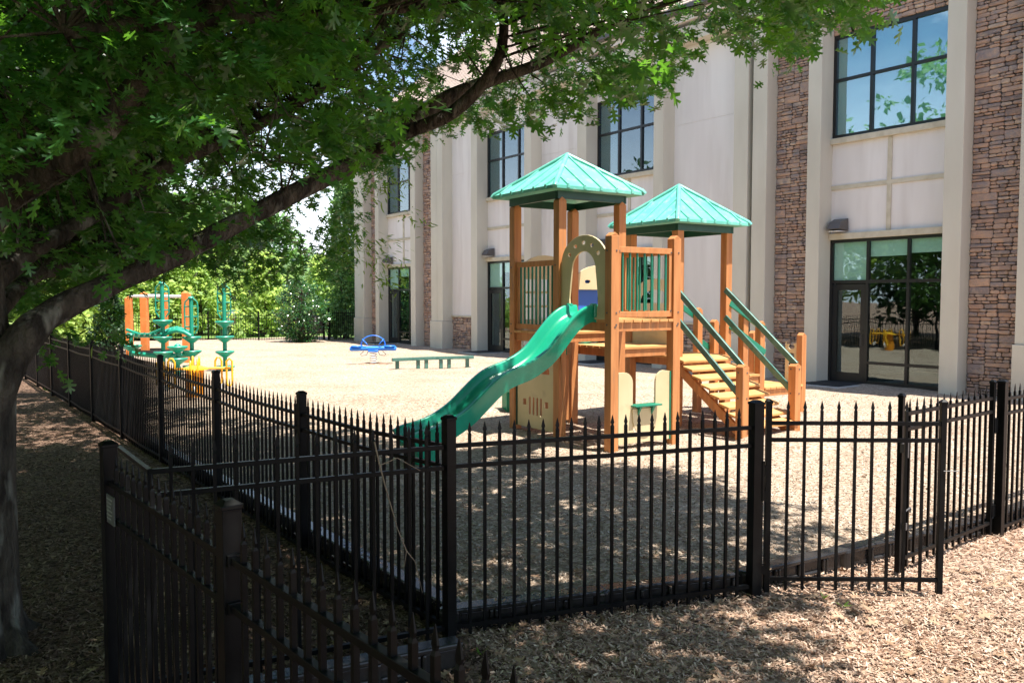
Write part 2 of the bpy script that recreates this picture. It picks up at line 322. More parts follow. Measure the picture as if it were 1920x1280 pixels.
# loose wood chips (uncountable)
def chips(n, name, m, label, region, smin, smax, lean=.35):
    x, y = region(n); z = gz(x, y) + rng.uniform(.000, .018, len(x)); n = len(x)
    L_ = rng.uniform(smin, smax, n); W_ = L_ * rng.uniform(.12, .38, n); a = rng.uniform(0, 2 * np.pi, n)
    ti = rng.normal(0, lean, n); tj = rng.normal(0, lean, n)
    dx = np.stack([np.cos(a), np.sin(a), ti], -1) * L_[:, None] / 2
    dy = np.stack([-np.sin(a), np.cos(a), tj], -1) * W_[:, None] / 2
    c = np.stack([x, y, z], -1)
    v = np.stack([c - dx - dy * .6, c + dx - dy, c + dx * .8 + dy, c - dx + dy], 1).reshape(-1, 3)
    return npmesh(name, v, np.arange(4 * n), 4, m, label=label, kind='stuff')
def reg(n):
    r = np.exp(rng.uniform(np.log(3.3), np.log(19), n)); t = rng.uniform(-.66, .66, n); return r * t, r
def reg_in(n): x, y = reg(n); k_ = inside(x, y); return x[k_], y[k_]
def left_of(x, y): return (x * Uu.x + y * Uu.y < U_L) & (x < C0.x + .3)
def reg_out(n): x, y = reg(n); k_ = ~inside(x, y) & ~left_of(x, y); return x[k_], y[k_]
def reg_left(n): x, y = reg(n); k_ = left_of(x, y); return x[k_], y[k_]
chips(230000, 'shade_toned_litter', M['chips3'], 'leaf and bark litter under the oak, coloured darker to deepen its shade', reg_left, .012, .05)
chips(230000, 'wood_chips', M['chips'], 'loose pale wood chips covering the fenced playground', reg_in, .012, .045)
chips(230000, 'leaf_and_bark_litter', M['chips2'], 'loose reddish bark and leaf litter on the ground outside the fence', reg_out, .012, .045)
# ------------------------------------------------------------------ border timbers
def timber_mb():
    b = MB(); Lh = 1.18
    b.box(0, Lh, -.07, .07, .175, .215)                       # top flange
    b.box(.01, Lh - .01, -.035, .05, .035, .1735)             # web
    b.box(0, Lh, -.075, .075, 0, .034)                        # bottom flange
    for x in (0.0, .27, .31, .56, .60, .86, .90, Lh - .035):
        b.box(x + .002, x + .033, -.062, -.033, .0345, .1745)
    b.tube([(-.01, 0, .035), (-.01, 0, .195), (-.01, 0, .213)], [.085, .085, .065], 18)
    b.box(.33, .55, -.058, -.034, .036, .085); b.box(.63, .84, -.058, -.034, .036, .085)
    return b
_tm = None
def timber(p, ang, label, group, z=-.24, name='border_timber'):
    global _tm
    if _tm is None:
        o = timber_mb().obj(name, M['timber'], bevel=.012); _tm = o
    else:
        o = _tm.copy(); o.name = name; sc.collection.objects.link(o)
    o.location = (p[0], p[1], z); o.rotation_euler = (0, 0, ang); tag(o, label, 'border timber', group); return o
def P2(U, V, z=0): return Vector((U * Uu.x + V * Vv.x, U * Uu.y + V * Vv.y, z))
aV = math.atan2(Vv.y, Vv.x); aU = math.atan2(Uu.y, Uu.x)
k = 0; Vc = cu[0][1] + .15
while Vc < 44.5:
    p = P2(cu[0][0] + .14, Vc + 1.2)
    timber(p, aV + math.pi, 'black plastic border timber laid in the row behind the long left fence', 'border timbers along the long left fence'); Vc += 1.2; k += 1
def run(a, b, lab, grp, off=.13, s0=.05, labs=None):
    d = (b - a); Ln = d.xy.length; d = Vector((d.x, d.y, 0)).normalized(); nrm = Vector((-d.y, d.x, 0)); s = s0
    while s < Ln - .3:
        timber(a + d * s + nrm * off, math.atan2(d.y, d.x), labs[min(int(s / 1.2), len(labs) - 1)] if labs else lab, grp); s += 1.2
run(C0, C1, 'black plastic border timber under the straight fence panel between corner post and gate post', 'border timbers under the front fence panel', labs=['black plastic border timber starting at the corner post, under the front panel', 'black plastic border timber ending at the gate post, under the front panel'])
run(C1, C2, 'black plastic border timber crossing the ground behind the open gate', 'border timbers behind the gates', labs=['black plastic border timber behind the hinge side of the open gate', 'black plastic border timber behind the free end of the open gate', 'black plastic border timber behind the closed gate leaf with the drop rod'])
run(C2, C2 + Uu * 5, 'black plastic border timber along the fence at the right edge', 'border timbers along the right fence')
# far border
fa, fb = G(200, 646), G(600, 634)
run(Vector((-24, 42.4, 0)), Vector((-10.6, 44.2, 0)), 'dark border timber in the row at the foot of the far fence', 'border timbers under the far fence', off=-.1)
lo = G(872, 1205, -.06); lo2 = G(520, 1275, -.06)
for i, s in enumerate((1.22, 2.46)):
    dd = (lo2 - lo).normalized(); q = lo + dd * s
    timber(q, math.atan2(-dd.y, -dd.x), ('loose grey border timber lying outside the corner post, its rounded end showing', 'loose border timber lying behind the near fence, left of the rounded one')[i], None, z=-.235, name='loose_border_timber')
# ------------------------------------------------------------------ fences
def pickets(b, x0, x1, z0, z1, sp_, w=.021, zf=None, y=0.0, skip=None):
    n = max(1, int(round((x1 - x0) / sp_))); st = (x1 - x0) / n
    for i in range(1, n):
        x = x0 + st * i; dz = zf(x) if zf else 0; h = w / 2; zt = z1 + dz; zb = z0 + dz
        b.box(x - h, x + h, y - h, y + h, zb, zt - .085)
        # pressed spear: neck, shoulders, point
        n1 = [(x - h, y - h, zt - .085), (x + h, y - h, zt - .085), (x + h, y + h, zt - .085), (x - h, y + h, zt - .085)]
        n2 = [(x - h * .75, y - h * .45, zt - .072), (x + h * .75, y - h * .45, zt - .072), (x + h * .75, y + h * .45, zt - .072), (x - h * .75, y + h * .45, zt - .072)]
        n3 = [(x - h * 1.35, y - h * .4, zt - .055), (x + h * 1.35, y - h * .4, zt - .055), (x + h * 1.35, y + h * .4, zt - .055), (x - h * 1.35, y + h * .4, zt - .055)]
        n4 = [(x - h * .15, y - h * .12, zt), (x + h * .15, y - h * .12, zt), (x + h * .15, y + h * .12, zt), (x - h * .15, y + h * .12, zt)]
        fs = []
        for r in range(3):
            for q in range(4): fs.append((r * 4 + q, r * 4 + (q + 1) % 4, r * 4 + 4 + (q + 1) % 4, r * 4 + 4 + q))
        fs.append((12, 13, 14, 15)); b.add(n1 + n2 + n3 + n4, fs)
def rail(b, x0, x1, z, zf=None, y=0.0, w=.034, h=.030, seg=1):
    for i in range(seg):
        a = x0 + (x1 - x0) * i / seg; c = x0 + (x1 - x0) * (i + 1) / seg
        b.bar((a, y, z + (zf(a) if zf else 0)), (c, y, z + (zf(c) if zf else 0)), w, h)
def post_mb(x, z0, z1, w=.076, y=0.0):
    b = MB(); h = w / 2
    b.box(x - h, x + h, y - h, y + h, z0, z1 - .035)
    h2 = h + .005
    b.box(x - h2, x + h2, y - h2, y + h2, z1 - .036, z1 - .018)
    t = [(x - h2, y - h2, z1 - .0179), (x + h2, y - h2, z1 - .0179), (x + h2, y + h2, z1 - .0179), (x - h2, y + h2, z1 - .0179)]
    u_ = [(x - h * .5, y - h * .5, z1), (x + h * .5, y - h * .5, z1), (x + h * .5, y + h * .5, z1), (x - h * .5, y + h * .5, z1)]
    b.add(t + u_, [(0, 1, 5, 4), (1, 2, 6, 5), (2, 3, 7, 6), (3, 0, 4, 7), (4, 5, 6, 7)])
    return b
BK = M['black_metal']
def fence(a, b, label, bays, posts, ztop=1.39, tip=1.33, r1=1.165, r2=1.02, rb=-.12, spc=.117, z0=-.24, cat='fence', group=None, name='picket_fence', dz=None, seg=1, pw=.076):
    """posts: list of distances along the run; bays between neighbours; dz: height offset function"""
    d = b - a; t = thing(name, (a.x, a.y, 0), math.atan2(d.y, d.x), label, cat, group)
    for x in posts: post_mb(x, z0, ztop + (dz(x) if dz else 0), pw).obj('post', BK, t, bevel=.003)
    for x0, x1 in bays:
        m = MB(); pickets(m, x0, x1, z0 + .03, tip, spc, zf=dz); m.obj('picket_panel', BK, t)
        m = MB(); rail(m, x0, x1, r1, dz, seg=seg); m.obj('top_rail', BK, t, bevel=.002)
        m = MB(); rail(m, x0, x1, r2, dz, seg=seg); m.obj('middle_rail', BK, t, bevel=.002)
        m = MB(); rail(m, x0, x1, rb, dz, seg=seg); m.obj('bottom_rail', BK, t)
    return t
# long left fence
sp_ = 2.62; npst = 16
offs = [0, -.065, -.05, 0.0, .03, .05] + [.05] * 20
def dzl(x): return float(np.interp(x, [sp_ * i for i in range(len(offs))], offs)) + (-.02 * math.sin(math.pi * (x / sp_)) ** 2 if x < sp_ * 6 else 0)
fence(C0, C0 + Vv * 10, 'long black picket fence running back from the corner along the left side', [(sp_ * i + .04, sp_ * (i + 1) - .04) for i in range(npst - 1)], [sp_ * i for i in range(npst)], dz=dzl, seg=4, spc=.117)
# front panel
L1 = (C1 - C0).length
t = fence(C0, C1, 'black picket fence panel with slanted rails between the corner post and the gate post', [(.04, L1 - .05)], [L1], r1=1.17, r2=1.025, spc=.112, pw=.09)
# right fence
fence(C2, C2 + Uu, 'black picket fence behind the gates, running off to the right edge', [(.05, 2.5), (2.58, 5.04)], [0, 2.54, 5.08], r1=1.19, r2=1.04)
# panel left of the corner
E0 = G(281, 882, 1.17); E0.z = 0; Lq = (E0 - C0).length
t = fence(C0, E0, 'black picket panel running left from the corner post into the shade', [(.04, Lq)], [], r1=1.165, r2=1.02, spc=.125)
E1 = G(222, 837, 1.17); lp = lambda P: t.matrix_world.inverted() @ P
bpy.context.view_layer.update()
m = MB(); m.bar(lp(Vector((E0.x, E0.y, 1.165))), lp(Vector((E1.x, E1.y, 1.165))), .03, .026); m.obj('return_rail', BK, t, label='short pale-edged rail turning back at the free end')
m = MB(); m.bar(lp(Vector((E0.x, E0.y, -.2))), lp(Vector((E0.x, E0.y, 1.18))), .03, .03, (1, 0, 0)); m.obj('end_stile', BK, t)
# near fence
N0 = G(203, 825, 1.39); N1 = G(428, 935, 1.39); N0.z = N1.z = 0; Ln = (N1 - N0).length
t = fence(N0, N1, 'nearest black picket fence crossing the lower left corner, seen from close by', [(.04, Ln - .04), (Ln + .04, Ln + 2.35)], [0, Ln, Ln + 2.4], r1=1.15, r2=.955, tip=1.325, spc=.112, pw=.08)
m = MB(); m.box(.07, .22, -.035, -.028, .94, 1.10); m.obj('notice_plate', mat('grey_notice', (.10, .11, .115), .35), t, label='small grey notice plate with faint lines of writing')
m = MB()
for i in range(6): m.box(.085, .19 - .012 * (i % 3), -.0375, -.0365, 1.075 - i * .022, 1.082 - i * .022)
m.obj('notice_writing', mat('pale_print', (.35, .36, .37), .6), t)
for x in (Ln - .048, Ln + .048):
    for z in (1.15, .955): m = MB(); m.box(x - .012, x + .012, -.028, .028, z - .024, z + .024); m.obj('rail_bracket', BK, t, bevel=.002)
# gates
def gate(a, ang, W, label, drop=False, zt=1.40, tip=1.385):
    t = thing('picket_gate', (a.x, a.y, 0), ang, label, 'gate', 'leaves of the double gate')
    for x in (.03, W - .03):
        post_mb(x, -.17, zt, .045).obj('stile', BK, t, bevel=.003)
    m = MB(); pickets(m, .05, W - .05, -.15, tip, .13); m.obj('picket_panel', BK, t)
    for nme, z in (('top_rail', 1.205), ('middle_rail', 1.07), ('bottom_rail', -.06)):
        m = MB(); rail(m, .05, W - .05, z); m.obj(nme, BK, t)
    return t
Ge = G(1767, 1112, -.17); dg = Ge - C1; W1 = dg.xy.length
gt = gate(C1 + Vector((.07, 0, 0)), math.atan2(dg.y, dg.x), W1 - .07, 'open black gate leaf swung out toward the viewer from the gate post')
m = MB(); m.box(-.04, .02, -.03, .03, .78, .86); m.box(-.04, .02, -.03, .03, .58, .66); m.tube([(-.02, -.02, .58), (-.02, -.02, .9)], .02, 8); m.obj('hinge', BK, gt)
m = MB(); m.box(-.04, .02, -.03, .03, -.02, .05); m.obj('hinge', BK, gt)
m = MB(); m.tube([(W1 - .1, -.03, .83), (W1 + .02, -.03, .83)], .004, 6); m.obj('latch', M['gutter'], gt)
Gl = G(1689, 1072, -.15); dg = Gl - C2; W2 = dg.xy.length
gt = gate(C2 - Vector((.1, .02, 0)), math.atan2(dg.y, dg.x), W2 - .1, 'closed black gate leaf with a drop rod, behind the open one', zt=1.39, tip=1.33)
m = MB(); x = W2 - .17; m.tube([(x, .03, -.17), (x, .03, .36), (x - .10, .03, .38), (x - .10, .03, .34)], .008, 6); m.box(x - .02, x + .02, .015, .045, .2, .26); m.obj('drop_rod', M['gutter'], gt)
m = MB(); m.box(W2 - .15, W2 - .1, .01, .06, .88, .96); m.tube([(W2 - .13, .06, .98), (W2 - .13, .06, .84)], .012, 6); m.obj('latch', M['gutter'], gt)
m = MB(); m.box(-.06, .03, -.03, .03, .85, 1.0); m.box(-.06, .03, -.03, .03, .0, .12); m.obj('hinge', BK, gt)
# far fence
Fa = Vector((-29, 42.2, 0)); Fb = Vector((-11.0, 44.6, 0)); Lf = (Fb - Fa).length; nb = 7
fence(Fa, Fb, 'far black picket fence crossing behind the climbing equipment', [(Lf / nb * i + .04, Lf / nb * (i + 1) - .04) for i in range(nb)], [Lf / nb * i for i in range(nb + 1)], r1=1.3, r2=1.16, ztop=1.55, tip=1.45, rb=.05, z0=-.05, spc=.125)
Fc = P2(20.0, 39.4)
Lf = (Fc - Fb).length
fence(Fb, Fc, 'short far fence with two tall posts beside the building corner', [(.05, .95), (1.25, Lf)], [0, .95, 1.25], r1=1.45, r2=1.3, ztop=1.75, tip=1.6, rb=.15, z0=-.05, spc=.12, pw=.1)
m = MB(); d = (Fc - Fb).normalized(); 
t = thing('gate_sign', Fb + d * .5 + Vector((0, -.08, 0)), math.atan2(d.y, d.x), 'dark rectangular sign panel on the far fence left of the building', 'sign')
MB().box(-.40, .40, -.02, 0, .35, 1.35).obj('sign_board', mat('brown_sign', (.03, .025, .022), .6), t)
m = MB(); m.box(-.06, .02, -.026, -.021, .95, 1.2); m.box(-.10, -.02, -.026, -.021, .82, .9); m.obj('sign_marks', M['white'], t)
# dead twig caught in the fence
tw = [A(702, 828, 5.35), A(712, 872, 5.34), A(722, 910, 5.34), A(745, 990, 5.36), A(762, 1032, 5.4), A(778, 1052, 5.45), A(792, 1110, 5.5)]
m = MB(); m.tube(tw, [.006, .006, .005, .003, .005, .003, .0015], 6)
m.tube([tw[1], A(745, 858, 5.4), A(788, 882, 5.5)], [.004, .003, .002], 5); m.tube([tw[4], A(758, 1062, 5.42)], [.003, .002], 5)
tw_o = m.obj('dead_twig', mat('dry_twig', (.24, .18, .13), .8), smooth=60, label='thin pale dead twig hanging on the fence left of the corner post', cat='twig')

# ------------------------------------------------------------------ building
U0 = 19.88
BM = Matrix(((Vv.x, -Uu.x, 0, Uu.x * U0), (Vv.y, -Uu.y, 0, Uu.y * U0), (0, 0, 1, 0), (0, 0, 0, 1)))   # x=t along wall, y=outwards
bld = thing('school_building', (Uu.x * U0, Uu.y * U0, 0), aV, 'two-storey pale stucco building with stone piers and black-framed windows behind the playground', 'building')
def bpart(name, boxes, m, bevel=0, parent=None, label=None):
    b = MB()
    for q in boxes: b.box(*q)
    return b.obj(name, m, parent or bld, bevel=bevel, label=label)
def stones(x0, x1, z0, z1, y, label=None, th=.10):
    """irregular ledge stone: recursive split into blocks, each its own lump"""
    rects = []
    def split(a, b, c, d_):
        w_, h_ = b - a, d_ - c
        if h_ > .28 or (h_ > .13 and random.random() < .75):
            s = random.uniform(.35, .65)
            split(a, b, c, c + h_ * s); split(a, b, c + h_ * s, d_)
        elif w_ > .62 or (w_ > .24 and w_ > h_ * 3.4 and random.random() < .85) or w_ > h_ * 6:
            s = random.uniform(.3, .7); split(a, a + w_ * s, c, d_); split(a + w_ * s, b, c, d_)
        else: rects.append((a, b, c, d_))
    # start from big cells so rows do not line up across the pier
    z = z0
    while z < z1 - 1e-6:
        hz = min(random.uniform(.45, .75), z1 - z)
        if z1 - z - hz < .2: hz = z1 - z
        x = x0
        while x < x1 - 1e-6:
            wz = min(random.uniform(.5, .95), x1 - x)
            if x1 - x - wz < .25: wz = x1 - x
            split(x, x + wz, z, z + hz); x += wz
        z += hz
    b = MB()
    for a, c, e, g_ in rects:
        gp = .006; a += gp; c -= gp; e += gp; g_ -= gp
        if c - a < .04 or g_ - e < .02: continue
        pr = y + random.uniform(.015, .06); j = lambda s: random.uniform(-s, s); w_, h_ = c - a, g_ - e
        c1 = min(.03, w_ * .2); c2 = min(.02, h_ * .3)
        ring = [(a + c1, e), (c - c1, e), (c, e + c2), (c, g_ - c2), (c - c1, g_), (a + c1, g_), (a, g_ - c2), (a, e + c2)]
        ring = [(p + j(.006), q + j(.008)) for p, q in ring]
        cx, cz = (a + c) / 2, (e + g_) / 2
        back = [(p, y - th, q) for p, q in ring]; mid = [(p, pr - .012, q) for p, q in ring]
        fr = [(cx + (p - cx) * .90, pr + j(.008), cz + (q - cz) * .78) for p, q in ring]
        ctr = [(cx, pr + .008 + j(.01), cz)]
        fs = [(i, (i + 1) % 8, 8 + (i + 1) % 8, 8 + i) for i in range(8)] + [(8 + i, 8 + (i + 1) % 8, 16 + (i + 1) % 8, 16 + i) for i in range(8)] + [(16 + i, 16 + (i + 1) % 8, 24) for i in range(8)]
        b.add(back + mid + fr + ctr, fs)
    o = b.obj('stone_facing', M['stone'], bld, label=label)
    MB().box(x0, x1, y - th - .1, y - .01, z0, z1).obj('stone_backing', M['mortar'], o)
PF = .53
for a, b_, plinth in [(8.98, 9.40, 0), (7.2, 7.8, 1), (12.57, 12.96, 0), (14.23, 14.70, 1), (14.86, 15.35, 1), (18.06, 18.47, 0), (21.65, 22.12, 0), (24.75, 25.17, 0), (28.35, 28.80, 0), (31.05, 31.50, 1), (31.60, 32.12, 1), (33.42, 33.86, 0), (37.03, 37.40, 0), (38.65, 39.10, 1), (39.2, 39.85, 1)]:
    y1 = PF if abs(a - 31.6) > .1 and abs(a - 39.2) > .1 else PF - .06
    o = bpart('pilaster', [(a, b_, -.3, y1, 1.22 if plinth else -.1, 11.5 if b_ < 15 else 10.55)], M['pilaster'], bevel=.012)
    if plinth:
        bpart('plinth', [(a - .03, b_ + .03, -.28, y1 + .05, -.1, 1.215)], M['pilaster'], bevel=.015, parent=o)
# wall panels
for a, b_ in [(15.35, 18.06), (22.12, 24.75), (28.80, 31.05)]:
    stones(a, b_, -.05, 1.40, .0)
    bpart('stone_cap', [(a, b_, -.2, .09, 1.40, 1.47)], M['sillm'], bevel=.008)
    bpart('wall_panel', [(a, b_, -.25, .01, 1.47, 4.60), (a, b_, -.25, .01, 4.62, 7.60), (a, b_, -.25, .01, 7.62, 10.55), (a, b_, -.24, .0, 4.59, 4.63), (a, b_, -.24, .0, 7.59, 7.63)], M['stucco'])
for a, b_ in [(12.96, 14.23), (7.8, 8.98)]: stones(a, b_, -.05, 11.5, .06)
for a, b_ in [(32.12, 33.42), (37.40, 38.65)]: stones(a, b_, -.05, 10.55, .06)
bpart('wall_panel', [(14.70, 14.86, -.25, .2, -.1, 11.4), (31.50, 31.60, -.25, .3, -.1, 10.5), (39.1, 39.2, -.25, .3, -.1, 10.5)], M['stucco'])
bpart('downspout', [(14.72, 14.82, .22, .32, 0, 10.7)], M['downspout'], bevel=.01)
bpart('downspout', [(31.51, 31.585, .32, .40, 0, 10.5)], M['gutter'], bevel=.01)
# windowed bays
bays = [(9.40, 12.57, True), (18.47, 21.65, False), (25.17, 28.35, False), (33.86, 37.03, False)]
G_, FR = M['glass'], M['frame']
for bi, (a, b_, stn) in enumerate(bays):
    w3 = (b_ - a) / 3
    # spandrel
    bpart('spandrel', [(a, b_, -.25, -.02, 3.85, 6.25)], M['stucco'])
    bpart('spandrel_strip', [(a, b_, -.02, .012, 5.04, 5.15), ((a + b_) / 2 - .055, (a + b_) / 2 + .055, -.02, .010, 3.9, 5.04), ((a + b_) / 2 - .055, (a + b_) / 2 + .055, -.02, .010, 5.15, 6.2)], M['sillm'])
    bpart('window_sill', [(a, b_, -.2, .10, 6.22, 6.37)], M['sillm'], bevel=.01)
    bpart('lintel', [(a, b_, -.2, .10, 3.74, 3.90)], M['sillm'], bevel=.01)
    if stn: stones(a, b_, 9.02, 11.5, .02)
    else: bpart('wall_panel', [(a, b_, -.25, .01, 9.02, 10.55)], M['stucco'])
    # upper window
    z0, z1 = 6.37, 9.02
    fr = [(a, a + .09, -.07, .0, z0, z1), (b_ - .09, b_, -.10, .0, z0, z1), (a + .09, b_ - .09, -.10, .0, z0, z0 + .09), (a + .09, b_ - .09, -.10, .0, z1 - .09, z1)]
    for i in (1, 2): fr.append((a + w3 * i - .04, a + w3 * i + .04, -.10, -.002, z0 + .09, z1 - .09))
    zm = 7.87
    for i in range(3): fr.append((a + w3 * i + (.09 if i == 0 else .04), a + w3 * (i + 1) - (.09 if i == 2 else .04), -.10, -.004, zm - .035, zm + .035))
    wn = bpart('upper_window', [(a + .05, b_ - .05, -.058, -.052, z0 + .05, z1 - .05)], G_ if bi == 0 else M['glass3'])
    bpart('window_frame', fr, FR, parent=wn)
    bl = [(a + w3 * i + .05, a + w3 * (i + 1) - .05, -.09, -.08, z0, z1) for i in ((0, 1, 2) if bi == 0 else (2,))]
    bpart('window_blind', bl, M['blind'], parent=wn)
    # lower glazing, door on the far (left) third
    z0, z1 = 0.0, 3.74
    d0 = a + 2 * w3
    fr = [(a, a + .07, -.10, 0, z0, z1), (b_ - .08, b_, -.10, 0, z0, z1), (a + .07, b_ - .08, -.10, 0, z1 - .08, z1), (a + .07, d0, -.10, 0, z0, .10)]
    for i in (1, 2): fr.append((a + w3 * i - .035, a + w3 * i + .035, -.10, -.002, z0 + .1 if i == 1 else z0, z1 - .08))
    for i in range(3): fr.append((a + w3 * i + (.07 if i == 0 else .035), a + w3 * (i + 1) - (.08 if i == 2 else .035), -.10, -.004, 2.60, 2.68))
    for i in range(2): fr.append((a + w3 * i + (.07 if i == 0 else .035), a + w3 * (i + 1) - .035, -.10, -.004, .53, .60))
    wn = bpart('lower_window', [(a + .05, d0 - .036, -.058, -.052, .05, 2.6), (a + .05, b_ - .05, -.058, -.052, 2.64, z1 - .05)], M['glass2'])
    bpart('window_frame', fr, FR, parent=wn)
    bl = [(d0 + .05, b_ - .05, -.09, -.08, 2.68, z1 - .02)] + [(a + w3 * i + .04, a + w3 * (i + 1) - .04, -.09, -.08, z1 - .42 - .05 * i, z1 - .02) for i in (0, 1)]
    bpart('window_blind', bl, M['blind'], parent=wn)
    e0, e1 = d0 + .045, b_ - .09
    dr = bpart('door', [(e0, e0 + .13, -.09, -.012, .01, 2.58), (e1 - .13, e1, -.09, -.012, .01, 2.58), (e0 + .13, e1 - .13, -.09, -.012, .01, .28), (e0 + .13, e1 - .13, -.09, -.012, 2.42, 2.58)], FR)
    bpart('door_glass', [(e0 + .12, e1 - .12, -.054, -.048, .27, 2.43)], M['glass2'], parent=dr)
    hb = MB(); hb.tube([(e0 + .07, -.01, 1.0), (e0 + .07, .05, 1.0), (e0 + .07, .05, 1.28), (e0 + .07, -.01, 1.28)], .012, 6); hb.box(e0 + .04, e0 + .10, -.012, .008, 1.33, 1.40); hb.obj('door_handle', M['frame'], dr)
    # room behind
    rm = MB(); rm.box(a - .3, b_ + .3, -5, -4.95, 0, 9.1); rm.box(a - .3, a - .25, -4.95, -.12, 0, 9.1); rm.box(b_ + .25, b_ + .3, -4.95, -.12, 0, 9.1)
    rm.box(a - .25, b_ + .25, -4.95, -.26, 3.9, 6.0); rm.box(a - .25, b_ + .25, -4.95, -.3, -.05, -.01); rm.box(a - .25, b_ + .25, -4.95, -.3, 9.1, 9.15)
    rm.obj('room_wall', M['room'], bld)
    # wall lamp above the door
    lx = e1 - .22
    lm = MB(); lm.add([(lx - .21, .02, 3.96), (lx + .21, .02, 3.96), (lx + .21, .02, 4.28), (lx - .21, .02, 4.28),
                       (lx - .18, .40, 4.0), (lx + .18, .40, 4.0), (lx + .16, .30, 4.18), (lx - .16, .30, 4.18)],
                      [(0, 1, 2, 3), (4, 5, 6, 7), (0, 1, 5, 4), (1, 2, 6, 5), (2, 3, 7, 6), (3, 0, 4, 7)])
    lo_ = lm.obj('wall_lamp', mat('lamp_housing', (.10, .09, .085), .5) if bi == 0 else bpy.data.materials['lamp_housing'], bld, bevel=.01)
    bpart('lamp_lens', [(lx - .15, lx + .15, .08, .34, 3.935, 3.955)], M['white'], parent=lo_)
    # step and mat
    bpart('door_step', [(d0 - .15, b_ + .05, 0.001, 1.45, -.1, .025)], M['concrete'], bevel=.01)
    mt = MB(); mt.box(0, 1.05, 0, 1.15, 0, .02)
    q = BM @ Vector((d0 - .02, .12, .026))
    mt.obj('door_mat', M['rubber'], loc=q, rot=(0, 0, aV), bevel=.005, label=['black rubber mat in front of the right-hand door', 'black rubber mat before the door hidden behind the play towers', 'black rubber mat before the door left of the green slide', 'black rubber mat before the farthest door'][bi], cat='door mat', group='mats in front of the doors')
# cornice, frieze, gutter, roof
bpart('cornice', [(14.86, 22.12, .012, .44, 9.95, 10.42), (22.121, 31.5, .012, .44, 9.95, 10.42), (33.86, 37.03, .012, .44, 9.95, 10.42)], M['pilaster'], bevel=.02)
for a, b_ in [(14.83, 15.40), (18.02, 18.5), (21.6, 22.17), (24.7, 25.2), (28.3, 28.85)]: bpart('pilaster_cap', [(a, b_, .0, .62, 9.85, 10.36)], M['stucco'], bevel=.02)
bpart('frieze', [(14.86, 39.85, -.25, .5, 10.56, 10.82)], M['stucco'])
bpart('gutter', [(15.0, 39.9, .5, .78, 10.80, 10.95)], M['gutter'], bevel=.02)
rf = MB(); ys = .72; n = 44
for i in range(n):                                            # shingle courses as shallow steps
    f0, f1 = i / n, (i + 1) / n
    y0_, y1_ = .72 - 9.4 * f0, .72 - 9.4 * f1 - .02; za, zb = 10.90 + 7.2 * f0, 10.90 + 7.2 * f1
    x0_, x1_ = 12.0, 40.2
    rf.add([(x0_, y0_, za + .03), (x1_, y0_, za + .03), (x1_, y1_, zb + .012), (x0_, y1_, zb + .012), (x0_, y0_, za - .02), (x1_, y0_, za - .02)], [(0, 1, 2, 3), (0, 1, 5, 4)])
rf.add([(12, -8.7, 18.12), (40.2, -8.7, 18.12), (40.2, -18, 10.9), (12, -18, 10.9)], [(0, 1, 2, 3)])
rf.obj('roof', M['shingle'], bld, recalc=False)
rf = MB(); 
rf.add([(6, .75, 11.5), (15.0, .75, 11.5), (10.5, .75, 13.4), (6, -9, 11.5), (15.0, -9, 11.5), (10.5, -9, 13.4)], [(0, 1, 2), (0, 2, 5, 3), (1, 2, 5, 4), (3, 4, 5)])
rf.obj('gable_roof', M['shingle'], bld)
bpart('end_wall', [(39.85, 39.95, -17.5, .3, -.1, 10.8), (4.0, 4.1, -17.5, .3, -.1, 11.4), (4.1, 39.85, -17.6, -17.5, -.1, 10.8)], M['stucco'])
bpart('upper_floor', [(4.1, 39.85, -17.4, -.3, 10.60, 10.64)], M['room'])
stones(4.1, 7.2, -.05, 11.5, .06)

# ------------------------------------------------------------------ main play structure
aS = math.atan2(.545, .839)
ps = thing('play_structure', (1.42, 11.76, 0), aS, 'large orange-brown play structure with two green pyramid roofs, a wavy green slide and stairs', 'play structure')
LU, DK, TN, GR = M['lumber'], M['deck'], M['tan'], M['green']
PW = .073
MX = Matrix(((0, 1, 0, 0), (1, 0, 0, 0), (0, 0, 1, 0), (0, 0, 0, 1)))        # plate in the yz plane
def MYat(y): return Matrix.Translation((0, y, 0))
def MXat(x): return Matrix.Translation((x, 0, 0)) @ MX
def ppost(x, y, z, pw=PW, chamfer=True, m=LU):
    b = MB(); b.box(x - pw, x + pw, y - pw, y + pw, -.3, z - .05)
    h = pw * .97
    b.add([(x - h, y - h, z - .0499), (x + h, y - h, z - .0499), (x + h, y + h, z - .0499), (x - h, y + h, z - .0499), (x - h * .1, y - h, z), (x - h * .1, y + h, z)], [(0, 1, 4), (1, 2, 5, 4), (2, 3, 5), (3, 0, 4, 5), (3, 2, 1, 0)])
    return b.obj('post', m, ps, bevel=.007)
for x, y, z in [(0, 0, 3.14), (1.2, 0, 3.14), (0, 1.25, 3.76), (1.2, 1.25, 3.76), (0, 2.5, 3.76), (1.2, 2.5, 3.76),
                (2.57, 1.33, 3.42), (3.77, 1.33, 3.42), (2.57, 2.53, 3.42), (3.77, 2.53, 3.42), (2.42, -.27, 1.19), (3.67, -.27, 1.15)]: ppost(x, y, z)
for x, y, z in [(4.24, 1.33, 2.02), (4.70, 1.33, 1.79), (5.90, 1.33, 1.54), (4.30, 2.53, 2.03), (4.76, 2.53, 1.79), (5.90, 2.53, 1.54)]: ppost(x, y, z, .066)
